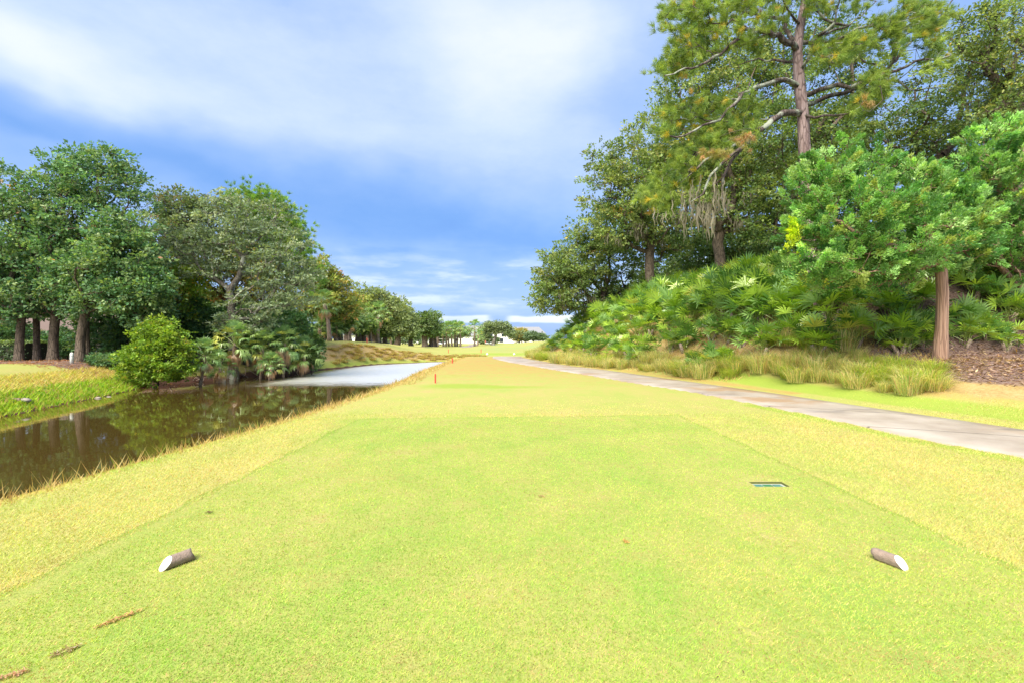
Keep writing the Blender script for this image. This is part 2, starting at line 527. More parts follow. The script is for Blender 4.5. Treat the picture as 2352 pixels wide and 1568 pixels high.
terrain = mesh_np('ground', np.stack([P[:, 0], P[:, 1], z], 1), quads, M_TURF, smooth_shade=True,
                  attrs=dict(teed=teed, w_green=w_green, w_far=w_far, w_orange=w_orange, w_dry=w_dry, w_litter=w_litter, w_soil=w_soil))
tag(terrain, 'mown golf tee and fairway turf with dry tan banks', kind='structure')

# cart path: a slab that follows the land
def resample(Q, n, t0=None):
    L = np.concatenate([[0], np.cumsum(np.linalg.norm(np.diff(Q, axis=0), axis=1))])
    s_ = np.linspace(0, L[-1], n)
    out = np.stack([np.interp(s_, L, Q[:, 0]), np.interp(s_, L, Q[:, 1])], 1)
    for _ in range(6):
        out[1:-1] = (out[:-2] + 2 * out[1:-1] + out[2:]) / 4
    return out
NP_ = 340
pr, pl = resample(PATH_R, NP_), resample(PATH_L, NP_)
rows = []
for w_ in (0, .03, .25, .5, .75, .97, 1):
    q = pl * (1 - w_) + pr * w_
    rows.append(q)
Q = np.stack(rows, 1)                       # n,7,2
zz = fields(Q.reshape(-1, 2))['z'].reshape(NP_, 7)
zz = np.repeat(zz.mean(1, keepdims=True) * .5, 7, 1) + zz * .5
zt = zz + np.array([-.10, .010, .016, .02, .016, .010, -.10])
V = np.concatenate([Q, zt[..., None]], -1).reshape(-1, 3)
ii = np.arange(NP_ * 7).reshape(NP_, 7)
fq = np.stack([ii[:-1, :-1], ii[:-1, 1:], ii[1:, 1:], ii[1:, :-1]], -1).reshape(-1, 4)
along = np.repeat(np.linspace(0, 1, NP_) * np.linalg.norm(np.diff(pr, axis=0), axis=1).sum(), 7)
m, T = new_mat('path_concrete')
n_ = T.noise(T.pos, .8, 5, .6)
col = T.ramp(n_, [(.34, (.25, .21, .185)), (.5, (.325, .285, .26)), (.66, (.385, .35, .33))])
stain = T.math('MULTIPLY', T.sstep(T.noise(T.mapping(T.pos, scale=(1, 1, 1), rot=(0, 0, .9)), .55, 5, .65), .46, .60), T.sstep(T.noise(T.pos, .16, 2), .36, .5))
col = T.mix(T.math('MULTIPLY', stain, .9), col, (.30, .20, .13))
fr = T.math('FRACT', T.math('DIVIDE', T.attr('along'), 2.6))
jt = T.math('MULTIPLY', T.sstep(T.math('ABSOLUTE', T.math('SUBTRACT', fr, .5)), .014, .006), .85)
col = T.mix(jt, col, (.09, .08, .075))
dk = T.math('MULTIPLY', T.sstep(T.noise(T.mapping(T.pos, scale=(.45, 1.6, 1), rot=(0, 0, -.3)), .8, 4, .6), .58, .68), .6)
col = T.mix(dk, col, (.17, .155, .16))
col = T.mix(T.sstep(T.noise(T.pos, 70, 2), .3, .7, 0, .25), col, T.mix(1.0, col, (.7, .7, .7), 'MULTIPLY'))
T.put(T.p.inputs['Base Color'], col); T.p.inputs['Roughness'].default_value = .62
bump(T, T.noise(T.pos, 60, 4, .7), .25, .01)
o = mesh_np('cart_path', V, fq, m, smooth_shade=True, attrs=dict(along=along))
tag(o, 'pale grey concrete cart path curving along the grass', kind='structure')

# water
cq = resample(np.vstack([CHAN, CHAN[:1]]), 120)[:-1]
ctr = cq.mean(0)
m, T = new_mat('pond_water')
T.put(T.p.inputs['Base Color'], (.05, .034, .009))
T.p.inputs['Roughness'].default_value = .035
T.p.inputs['IOR'].default_value = 1.36
T.p.inputs['Specular IOR Level'].default_value = .55
sepw = T.node('ShaderNodeSeparateXYZ'); T.l.new(T.pos, sepw.inputs[0])
wy = T.math('MULTIPLY_ADD', T.math('SUBTRACT', T.noise(T.pos, .9, 6, .7), .5), 4.5, sepw.outputs[1])
wx = T.math('MULTIPLY_ADD', T.math('SUBTRACT', T.noise(T.pos, 1.3, 5, .65), .5), 2.4, sepw.outputs[0])
rip = T.math('MULTIPLY', T.sstep(wy, 24.6, 28.6), T.sstep(wx, -14.6, -12.9))
calm = T.noise(T.mapping(T.pos, scale=(1.0, .6, 1)), 2.2, 3, .5)
b1 = T.node('ShaderNodeBump'); b1.inputs['Strength'].default_value = .10; b1.inputs['Distance'].default_value = .02
T.l.new(calm, b1.inputs['Height'])
b2 = T.node('ShaderNodeBump'); b2.inputs['Distance'].default_value = .09
T.put(b2.inputs['Strength'], T.math('MULTIPLY', rip, .95))
T.l.new(T.noise(T.mapping(T.pos, scale=(1.0, .75, 1)), 5.5, 3, .6), b2.inputs['Height'])
T.l.new(b1.outputs[0], b2.inputs['Normal'])
T.l.new(b2.outputs[0], T.p.inputs['Normal'])
T.put(T.p.inputs['Roughness'], T.math('MULTIPLY_ADD', rip, .42, .03))
gl = T.node('ShaderNodeBsdfGlossy'); gl.inputs['Color'].default_value = (1, .985, .97, 1); gl.inputs['Roughness'].default_value = .46
T.l.new(b2.outputs[0], gl.inputs['Normal'])
mxw = T.node('ShaderNodeMixShader'); T.put(mxw.inputs[0], T.math('MULTIPLY', rip, .97))
T.l.new(T.p.outputs[0], mxw.inputs[1]); T.l.new(gl.outputs[0], mxw.inputs[2]); T.l.new(mxw.outputs[0], T.out.inputs[0])
gxs = np.linspace(-30, -2.5, 30); gys = np.linspace(-26, 56, 80)
WV = np.array([(a, b, WATER_Z) for b in gys for a in gxs])
wi = np.arange(len(WV)).reshape(80, 30)
wf = np.stack([wi[:-1, :-1], wi[:-1, 1:], wi[1:, 1:], wi[1:, :-1]], -1).reshape(-1, 4)
cc = WV[wf].mean(1)[:, :2]
wf = wf[poly_sd(cc, CHAN) < 1.6]
o = mesh_np('pond_water', WV, wf, m, smooth_shade=True)
tag(o, 'dark still channel water turning to pale ripples far off', kind='structure')

# ------------------------------------------------------------------ plants
def unit(v):
    return v / (np.linalg.norm(v, axis=-1, keepdims=True) + 1e-9)


def rand_dir(n, rng):
    return unit(rng.normal(size=(n, 3)))


def leaf_quads(C, D, N, L, Wd, fold=.0):
    """rhombus leaves: base at C, long axis D, normal N"""
    n = len(C)
    D = unit(D); B = unit(np.cross(D, N)); N2 = np.cross(B, D)
    L = np.broadcast_to(L, n)[:, None]; Wd = np.broadcast_to(Wd, n)[:, None]
    V = np.stack([C, C + D * L * .45 + B * Wd * .5 + N2 * Wd * fold, C + D * L, C + D * L * .45 - B * Wd * .5 + N2 * Wd * fold], 1)
    return V.reshape(-1, 3), np.arange(n * 4).reshape(n, 4)


def pick_cols(n, pal, rng, jit=.12, per=None):
    """colours out of a palette [(weight, colour)], one index per clump then jitter per leaf"""
    w = np.array([p[0] for p in pal], float); w /= w.sum()
    cs = np.array([p[1] for p in pal], float)
    k_ = rng.choice(len(pal), n, p=w)
    return cs[k_]


class Skeleton:
    """branches that grow by joining each new tip to what is already there"""
    def __init__(s, pts, rng):
        s.P = [np.array(p, float) for p in pts]; s.par = [-1] + list(range(len(pts) - 1))
        s.len = [0.0]
        for i in range(1, len(pts)): s.len.append(s.len[-1] + np.linalg.norm(s.P[i] - s.P[i - 1]))
        s.chains = [list(range(len(pts)))]; s.rng = rng
        s.ntrunk = len(pts)
    def limb(s, pts, start):
        """explicit polyline joined at the node nearest to start"""
        A = np.array(s.P); i = int(np.argmin(np.linalg.norm(A - np.array(start), axis=1)))
        ch = [i]
        for p in pts:
            s.P.append(np.array(p, float)); s.par.append(ch[-1]); s.len.append(s.len[ch[-1]] + np.linalg.norm(s.P[-1] - s.P[ch[-1]]))
            ch.append(len(s.P) - 1)
        s.chains.append(ch); return ch
    def attach(s, targets, seg=.6, bend=.16, minnode=1, k_len=.35, up=.3, first=0):
        order = np.argsort(np.linalg.norm(targets - s.P[s.ntrunk - 1], axis=1))
        tips = []
        for t_ in targets[order]:
            A = np.array(s.P[minnode:]); Ln = np.array(s.len[minnode:])
            d = np.linalg.norm(A - t_, axis=1)
            cost = d + k_len * Ln + np.where(A[:, 2] > t_[2], (A[:, 2] - t_[2]) * .7, 0)
            i = int(np.argmin(cost)) + minnode
            a = s.P[i]; dist = np.linalg.norm(t_ - a)
            n = max(2, int(dist / seg))
            u = np.linspace(0, 1, n + 1)[1:]
            mid = (a + t_) / 2 + s.rng.normal(size=3) * dist * bend + np.array([0, 0, -dist * up * .25])
            pts = ((1 - u)[:, None] ** 2) * a + 2 * (u * (1 - u))[:, None] * mid + (u ** 2)[:, None] * t_
            pts[:-1] += s.rng.normal(size=(n - 1, 3)) * seg * .13
            ch = [i]
            for p in pts:
                s.P.append(p); s.par.append(ch[-1]); s.len.append(s.len[ch[-1]] + np.linalg.norm(p - s.P[ch[-1]])); ch.append(len(s.P) - 1)
            s.chains.append(ch); tips.append(ch[-1])
        return tips
    def radii(s, r_trunk, r_tip, power=.5):
        n = len(s.P); cnt = np.zeros(n)
        kids = np.zeros(n, int)
        for i in range(1, n): kids[s.par[i]] += 1
        cnt[kids == 0] = 1
        for i in range(n - 1, 0, -1): cnt[s.par[i]] += cnt[i]
        r = r_tip * np.maximum(cnt, 1) ** power
        k_ = (r_trunk - r_tip) / max(r[0] - r_tip, 1e-6)
        return r_tip + (r - r_tip) * k_
    def mesh(s, r, flare=0.0):
        Vs, Fs, off = [], [], 0
        base = s.P[0]
        for ci, ch in enumerate(s.chains):
            pts = np.array([s.P[i] for i in ch]); rr = np.array([r[i] for i in ch])
            if ci > 0 and len(rr) > 1: rr[0] = min(rr[0], rr[1] * 1.25)
            if ci == 0 and flare: rr = rr * (1 + flare * np.exp(-(pts[:, 2] - base[2]) / .5))
            k_ = 10 if rr.max() > .12 else (6 if rr.max() > .035 else 4)
            if len(pts) < 2: continue
            Tn = np.gradient(pts, axis=0); Tn = unit(Tn)
            ref = np.array([1.0, 0, 0]) if abs(Tn[0][2]) > .8 else np.array([0, 0, 1.0])
            u = unit(np.cross(Tn[0], ref)); a = np.arange(k_) * 2 * math.pi / k_
            rings = []
            for i in range(len(pts)):
                u = unit(u - Tn[i] * np.dot(u, Tn[i])); w = np.cross(Tn[i], u)
                lump = 1 + .06 * np.sin(a * 3 + i * .6 + ci) if k_ == 10 else 1
                rings.append(pts[i] + (rr[i] * lump * np.cos(a))[:, None] * u + (rr[i] * lump * np.sin(a))[:, None] * w)
            V = np.concatenate(rings); m_ = len(pts)
            ii = np.arange(m_ * k_).reshape(m_, k_); jj = np.roll(ii, -1, axis=1)
            Fs.append(np.stack([ii[:-1], jj[:-1], jj[1:], ii[1:]], -1).reshape(-1, 4) + off)
            Vs.append(V); off += len(V)
        return np.concatenate(Vs), np.concatenate(Fs)


def lobes_to_world(lobes, Z):
    out = []
    for L in lobes:
        px, py, rx, ry = L[:4]; dz = L[4] if len(L) > 4 else 0
        zz_ = Z + dz
        c = at(px, py, zz_); rX = rx * zz_ / F; rZ = ry * zz_ / F
        out.append((c, np.array([rX, .5 * (rX + rZ) * 1.05, rZ])))
    return out


def sample_lobes(W_, n, rng, shell=.45):
    vol = np.array([np.prod(r) ** .72 for _, r in W_]); vol /= vol.sum()
    k_ = rng.choice(len(W_), n, p=vol)
    C = np.array([W_[i][0] for i in k_]); Rr = np.array([W_[i][1] for i in k_])
    d = rand_dir(n, rng); u = (shell ** 3 + (1 - shell ** 3) * rng.random(n)) ** (1 / 3)
    return C + d * Rr * u[:, None], d


def clump_leaves(C, out, r, per, L, Wd, pal, rng, flat=.55, droop=.0, jit=.16, updown=.6, clump_j=.16):
    """leafy twigs filling small flattened balls at C"""
    n = len(C)
    cnt = rng.poisson(per, n); k_ = np.repeat(np.arange(n), cnt); N = len(k_)
    d = rand_dir(N, rng); rad = rng.random(N) ** .45
    rr = (r * rng.uniform(.65, 1.3, n))[k_]
    # sub-twigs: leaves gather round a few twig ends in each clump
    off = d * rad[:, None] * rr[:, None] * np.array([1, 1, flat])
    tw = rng.normal(size=(n, 5, 3)) * (r * .55) * np.array([1, 1, flat * .9])
    pick = rng.integers(0, 5, N)
    off = off * .55 + tw[k_, pick] * .9
    off[:, 2] -= droop * (off[:, 0] ** 2 + off[:, 1] ** 2)
    Pn = C[k_] + off
    D = unit(off / rr[:, None] + out[k_] * .5 + rng.normal(size=(N, 3)) * .7)
    Nn = unit(rng.normal(size=(N, 3)) * .75 + np.array([0, 0, updown]) + out[k_] * .3)
    s = rng.uniform(.5, 1.6, N)
    V, Fq = leaf_quads(Pn, D, Nn, L * s, Wd * s * rng.uniform(.7, 1.2, N), .12)
    w = np.array([p[0] for p in pal], float); w /= w.sum(); cs = np.array([p[1] for p in pal], float)
    kc = rng.choice(len(pal), n, p=w)                 # a clump's own hue
    kl = np.where(rng.random(N) < .72, kc[k_], rng.choice(len(pal), N, p=w))
    c = cs[kl] * (1 + rng.normal(size=(N, 1)) * jit) * (1 + rng.normal(size=(n, 1)) * clump_j)[k_]
    c = np.clip(c, .004, .9)
    return V, Fq, np.repeat(c, 4, axis=0)


def needle_tufts(C, out, n_per, L, Wd, pal, rng, spread=.85):
    n = len(C); k_ = np.repeat(np.arange(n), n_per); N = len(k_)
    D = unit(out[k_] * (1 / spread) + rand_dir(N, rng) * .95)
    sc_ = rng.uniform(.7, 1.2, n)[k_] * rng.uniform(.8, 1.15, N)
    Bn = C[k_] + rng.normal(size=(N, 3)) * L * .12
    Bs = unit(np.cross(D, rand_dir(N, rng)))
    tip = Bn + D * (L * sc_)[:, None]; tip[:, 2] -= .12 * L
    V = np.stack([Bn - Bs * Wd * .5, Bn + Bs * Wd * .5, tip], 1).reshape(-1, 3)
    w = np.array([p[0] for p in pal], float); w /= w.sum(); cs = np.array([p[1] for p in pal], float)
    kc = rng.choice(len(pal), n, p=w)
    c = cs[kc][k_] * (1 + rng.normal(size=(N, 1)) * .13) * (1 + rng.normal(size=(n, 1)) * .13)[k_]
    return V, np.arange(N * 3).reshape(N, 3), np.repeat(np.clip(c, .005, .9), 3, axis=0)


def hang_moss(pts, rng, n_str=5, L=(.25, .8), wid=.03):
    Vs, Fs, Cs, off = [], [], [], 0
    for p in pts:
        for _ in range(n_str):
            a = p + rng.normal(size=3) * np.array([.16, .16, .05]); ln = rng.uniform(*L); m_ = 5
            th = rng.random() * math.pi; b = np.array([math.cos(th), math.sin(th), 0])
            sway = rng.normal(size=2) * .06
            u = np.linspace(0, 1, m_)
            w = wid * (.45 + np.sin(u * math.pi * .85 + .25) * .7) * (1 - u ** 3) * rng.uniform(.5, 1.3)
            c_ = a + np.stack([sway[0] * u ** 2 + .03 * np.sin(u * 9), sway[1] * u ** 2, -u * ln], 1)
            V = np.stack([c_ - b * w[:, None], c_ + b * w[:, None]], 1).reshape(-1, 3)
            i = np.arange(m_ - 1) * 2
            Fs.append(np.stack([i, i + 1, i + 3, i + 2], -1) + off); Vs.append(V); off += len(V)
            Cs.append(np.tile(np.array([.22, .205, .165]) * rng.uniform(.65, 1.2), (len(V), 1)))
    return np.concatenate(Vs), np.concatenate(Fs), np.concatenate(Cs)


M_MOSS = mat_leaf('spanish_moss', .3, .8, .1)


def tree(name, label, cat, base, Z, lobes, r_trunk, n_cl, cl_r, per, L, Wd, pal, seed, trunk=None, group=None, bark=None,
         shell=.45, flat=.55, seg=.6, droop=0, moss=None, r_tip=.014, style='leaf', updown=.6, bend=.16, bare=0, power=.5, needle=None):
    """base: pixel column of the foot at distance Z; lobes in picture units turned into real sizes at that distance"""
    rng = np.random.default_rng(seed)
    bx = (base - CX) / F * Z; bz = ground(bx, Z) - .05
    root = empty(name, (bx, Z, bz)); o3 = np.array([bx, Z, bz])
    tag(root, label, cat, group)
    Wl = lobes_to_world(lobes, Z)
    C, out = sample_lobes(Wl, n_cl, rng, shell)
    keep = C[:, 2] > bz + .25
    C, out = C[keep], out[keep]
    top = np.average([w[0] for w in Wl], axis=0)
    if trunk is None:
        h = min(max(1.2, (min(w[0][2] - .3 * w[1][2] for w in Wl) - bz) * .8), (top[2] - bz) * .75)
        tgt = np.array([bx + (top[0] - bx) * .35, Z + (top[1] - Z) * .3, bz + h])
        u = np.linspace(0, 1, 7)[:, None]
        tp = o3 * (1 - u) + tgt * u; tp[1:, :2] += rng.normal(size=(6, 2)) * h * .02
    else:
        tp = [o3] + [at(px, py, Z + (dz[0] if dz else 0)) for px, py, *dz in trunk]
        tp = np.array(tp)
        Lc = np.concatenate([[0], np.cumsum(np.linalg.norm(np.diff(tp, axis=0), axis=1))]); s_ = np.linspace(0, Lc[-1], max(6, int(Lc[-1] / .7)))
        tp = np.stack([np.interp(s_, Lc, tp[:, i]) for i in range(3)], 1)
    sk = Skeleton(tp, rng)
    # a few strong limbs first, to the middle of each lobe, then the twigs
    sk.attach(np.array([w[0] - np.array([0, 0, .35 * w[1][2]]) for w in Wl]), seg=.8, bend=bend, minnode=max(1, len(tp) // 2), k_len=.1)
    if bare:
        Cb, _ = sample_lobes(Wl, bare, rng, .8); sk.attach(Cb, seg=seg, bend=bend, minnode=max(1, len(tp) // 2))
    sk.attach(C, seg=seg, bend=bend, minnode=max(1, len(tp) // 2))
    r = sk.radii(r_trunk, r_tip, power)
    V, Fq = sk.mesh(r, flare=.45)
    mesh_np('trunk', V - o3, Fq, bark or M_DARKBARK, root, smooth_shade=True)
    if style == 'leaf':
        V, Fq, c = clump_leaves(C, out, cl_r, per, L, Wd, pal, rng, flat, droop, updown=updown)
    elif style == 'needle':
        tips = np.concatenate([C, C + rng.normal(size=C.shape) * cl_r, C + rng.normal(size=C.shape) * cl_r * .8, C + rng.normal(size=C.shape) * cl_r])
        V, Fq, c = needle_tufts(tips, unit(np.tile(out, (4, 1)) + [0, 0, .5]), per, L, Wd, pal, rng)
    elif style == 'cedar':
        V, Fq, c = cedar_sprays(C, out, cl_r, per, L, Wd, pal, rng)
    mesh_np('crown', V - o3, Fq, M_NEEDLE if style == 'needle' else M_LEAF, root, tint=c)
    if moss:
        for (mx, my, rx, ry, dz, n) in moss:
            pts = []
            for _ in range(n):
                pts.append(at(mx + rng.uniform(-rx, rx), my + rng.uniform(-ry, ry), Z + dz + rng.uniform(-.6, .6)))
            pts = np.array(pts)
            A = np.array(sk.P[sk.ntrunk:]); near = np.array([A[rng.choice(np.argsort(np.linalg.norm(A - p, axis=1))[:6])] for p in pts])
            V, Fq, c = hang_moss(near, rng)
            mesh_np('hanging_moss', V - o3, Fq, M_MOSS, root, tint=c)
    return root, sk


def cedar_sprays(C, out, r, per, L, Wd, pal, rng):
    """feathery upswept plumes"""
    n = len(C)
    cnt = rng.poisson(per, n); k_ = np.repeat(np.arange(n), cnt); N = len(k_)
    ax = unit(out * np.array([1, 1, .35]) + np.array([0, 0, .55]) + rng.normal(size=(n, 3)) * .35)
    ln = r * rng.uniform(1.0, 2.0, n)
    u = rng.random(N) ** .8
    wdt = (.34 * (1 - u) ** .7 + .05) * ln[k_]
    off = rand_dir(N, rng) * wdt[:, None] * rng.random(N)[:, None] ** .5
    Pn = C[k_] + ax[k_] * (u * ln[k_])[:, None] - ax[k_] * (ln[k_] * .4)[:, None] + off
    D = unit(ax[k_] * 1.2 + unit(off) * .8 + rng.normal(size=(N, 3)) * .25)
    Nn = unit(rng.normal(size=(N, 3)) * .5 + np.array([0, 0, .9]) + out[k_] * .5)
    s = rng.uniform(.7, 1.3, N)
    V, Fq = leaf_quads(Pn, D, Nn, L * s, Wd * s, .15)
    w = np.array([p[0] for p in pal], float); w /= w.sum(); cs = np.array([p[1] for p in pal], float)
    kc = rng.choice(len(pal), n, p=w)
    c = cs[kc][k_] * (1 + rng.normal(size=(N, 1)) * .14) * (1 + rng.normal(size=(n, 1)) * .16)[k_]
    return V, Fq, np.repeat(np.clip(c, .005, .9), 4, axis=0)


OAK = [(5, (.080, .130, .042)), (4, (.115, .165, .050)), (2.5, (.16, .20, .065)), (1, (.20, .22, .07)), (.12, (.34, .24, .06))]
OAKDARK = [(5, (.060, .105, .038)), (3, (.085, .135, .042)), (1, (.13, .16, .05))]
LEFTOAK = [(5, (.050, .115, .055)), (4, (.080, .155, .068)), (2.5, (.125, .19, .085)), (1, (.17, .23, .11)), (.08, (.28, .15, .08))]
GREYOAK = [(5, (.105, .150, .095)), (4, (.14, .185, .115)), (2, (.19, .225, .15)), (1, (.12, .165, .06))]
YEL = [(4, (.19, .20, .05)), (2, (.23, .18, .06)), (3, (.13, .165, .045)), (.6, (.28, .15, .06))]
LIME = [(5, (.11, .19, .02)), (3, (.17, .24, .025)), (2, (.08, .15, .02)), (.5, (.28, .27, .06))]

g_r = 'live oaks on the berm'
# ---- right: the live oaks behind the palmettos
tree('live_oak', 'low live oak at the berm\'s far end, its crown sweeping down to the fairway', 'tree', 1420, 36,
     [(1262, 690, 44, 45, 0), (1290, 640, 62, 62, -1), (1345, 590, 75, 70, 0), (1400, 600, 90, 75, 1), (1370, 525, 55, 55, 0), (1330, 680, 75, 50, 1), (1272, 600, 38, 40, 0), (1240, 655, 26, 24, 0)],
     .30, 420, .62, 84, .17, .095, OAK, 11, group=g_r, bark=M_DARKBARK, moss=[(1350, 690, 60, 25, -1, 22), (1280, 700, 30, 20, -1, 6)])
tree('live_oak', 'tall live oak whose rounded crown stands out against the sky over the berm', 'tree', 1500, 32,
     [(1395, 445, 66, 62, 0), (1385, 365, 34, 30, 0), (1440, 365, 62, 58, 0), (1520, 320, 80, 65, 1), (1480, 430, 95, 80, -1), (1560, 400, 90, 80, 1), (1430, 520, 80, 60, 0), (1510, 540, 80, 55, 1)],
     .30, 440, .62, 84, .165, .09, OAK, 12, group=g_r, bark=M_DARKBARK, moss=[(1500, 560, 50, 30, -2, 22), (1440, 560, 40, 30, -2, 8)])
tree('live_oak', 'live oak behind the tall pine with grey moss over the dark gap', 'tree', 1650, 28,
     [(1570, 215, 58, 70, 1), (1560, 150, 38, 36, 1), (1640, 260, 90, 90, 0), (1700, 200, 90, 90, 1), (1640, 400, 90, 75, 0), (1740, 330, 90, 90, 1), (1600, 470, 70, 45, -1), (1720, 470, 95, 75, 0), (1700, 110, 80, 70, 1), (1620, 120, 50, 50, 1)],
     .30, 530, .60, 84, .15, .08, OAK, 13, group=g_r, bark=M_DARKBARK, moss=[(1600, 500, 55, 30, -2, 36), (1690, 510, 45, 30, -2, 22)])
tree('live_oak', 'live oak between the pine trunk and the cedar, mid green and dense', 'tree', 1880, 27,
     [(1800, 140, 70, 70, 1), (1890, 240, 100, 90, 0), (1800, 300, 90, 80, -1), (1800, 430, 80, 70, -1), (1900, 380, 110, 80, 0), (1990, 270, 80, 90, 1), (1780, 520, 70, 50, -1), (1910, 110, 100, 70, 1), (1990, 170, 70, 60, 1), (1800, 60, 60, 50, 1)],
     .28, 430, .60, 84, .145, .078, OAKDARK + [(3, (.115, .16, .033))], 14, group=g_r)
tree('live_oak', 'thin live oak with sky showing through, above the first cedar', 'tree', 2110, 24,
     [(2160, 190, 75, 60, 0), (2100, 290, 90, 55, 0), (2200, 260, 85, 70, 1), (2160, 340, 100, 55, 0), (2050, 350, 70, 50, 1), (2230, 150, 50, 40, 1)],
     .30, 300, .50, 62, .13, .07, OAKDARK + [(3, (.12, .165, .035))], 15, group=g_r)
tree('live_oak', 'live oak at the frame\'s edge towering over the far cedar', 'tree', 2330, 21,
     [(2290, 60, 80, 60, 0), (2370, 30, 80, 80, 1), (2280, 150, 75, 60, 0), (2360, 150, 90, 80, 1), (2330, 240, 90, 60, 0), (2390, 330, 90, 90, 1), (2270, 240, 60, 50, 0), (2230, 70, 60, 60, 0)],
     .34, 330, .46, 70, .12, .065, OAK, 16, group=g_r)
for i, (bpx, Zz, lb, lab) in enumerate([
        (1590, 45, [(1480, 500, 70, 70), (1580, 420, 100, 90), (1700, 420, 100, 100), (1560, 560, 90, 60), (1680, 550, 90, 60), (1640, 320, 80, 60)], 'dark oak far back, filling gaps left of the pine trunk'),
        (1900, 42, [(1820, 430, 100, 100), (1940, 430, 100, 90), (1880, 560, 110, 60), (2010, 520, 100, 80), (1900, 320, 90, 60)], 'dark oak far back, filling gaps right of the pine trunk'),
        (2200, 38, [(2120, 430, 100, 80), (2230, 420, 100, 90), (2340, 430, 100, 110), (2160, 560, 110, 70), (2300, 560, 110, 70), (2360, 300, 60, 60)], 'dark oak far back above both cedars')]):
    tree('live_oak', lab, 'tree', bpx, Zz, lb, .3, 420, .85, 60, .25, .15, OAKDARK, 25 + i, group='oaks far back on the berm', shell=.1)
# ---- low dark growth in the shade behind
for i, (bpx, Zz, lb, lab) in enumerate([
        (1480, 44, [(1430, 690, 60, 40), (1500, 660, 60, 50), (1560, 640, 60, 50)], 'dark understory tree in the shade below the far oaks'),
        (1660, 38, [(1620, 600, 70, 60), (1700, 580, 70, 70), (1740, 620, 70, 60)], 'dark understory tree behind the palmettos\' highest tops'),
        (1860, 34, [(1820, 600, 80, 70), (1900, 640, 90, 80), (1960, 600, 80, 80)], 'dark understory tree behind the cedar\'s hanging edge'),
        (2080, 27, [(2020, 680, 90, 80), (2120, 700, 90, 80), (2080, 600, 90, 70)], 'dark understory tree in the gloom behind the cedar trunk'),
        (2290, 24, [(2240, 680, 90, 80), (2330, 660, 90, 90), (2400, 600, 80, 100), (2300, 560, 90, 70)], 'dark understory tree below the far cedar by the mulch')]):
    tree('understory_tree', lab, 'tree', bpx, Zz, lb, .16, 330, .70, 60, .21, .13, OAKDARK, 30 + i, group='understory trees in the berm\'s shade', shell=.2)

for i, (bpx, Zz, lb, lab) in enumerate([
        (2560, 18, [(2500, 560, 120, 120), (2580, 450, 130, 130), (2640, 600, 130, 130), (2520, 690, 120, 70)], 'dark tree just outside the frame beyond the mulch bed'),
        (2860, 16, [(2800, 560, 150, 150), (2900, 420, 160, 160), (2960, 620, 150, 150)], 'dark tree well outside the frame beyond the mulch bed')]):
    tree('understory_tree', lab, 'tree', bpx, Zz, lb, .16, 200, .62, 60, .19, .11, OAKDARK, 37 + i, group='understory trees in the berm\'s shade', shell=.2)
# ---- the tall pine
rp = np.random.default_rng(77)
PZ = 18.0
def r6(x, y, dz=0): return at(x * .3718 + 1477.5, y * .3718, PZ + dz)
bx = (1868 - CX) / F * PZ; bz = ground(bx, PZ) - .05; o3 = np.array([bx, PZ, bz])
pine = empty('pine_tree', o3)
tag(pine, 'tall pine with reddish scaly trunk, crooked dark limbs and yellow green needle tufts', 'tree')
trk = [o3] + [r6(*p) for p in [(1030, 1300), (1010, 1050), (995, 900), (985, 700), (968, 560), (957, 400), (952, 300), (966, 180), (985, 80), (1002, -20), (1015, -150), (1020, -320), (1010, -500)]]
trk = np.array(trk); Lc = np.concatenate([[0], np.cumsum(np.linalg.norm(np.diff(trk, axis=0), axis=1))]); s_ = np.linspace(0, Lc[-1], 46)
trk = np.stack([np.interp(s_, Lc, trk[:, i]) for i in range(3)], 1)
sk = Skeleton(trk, rp)
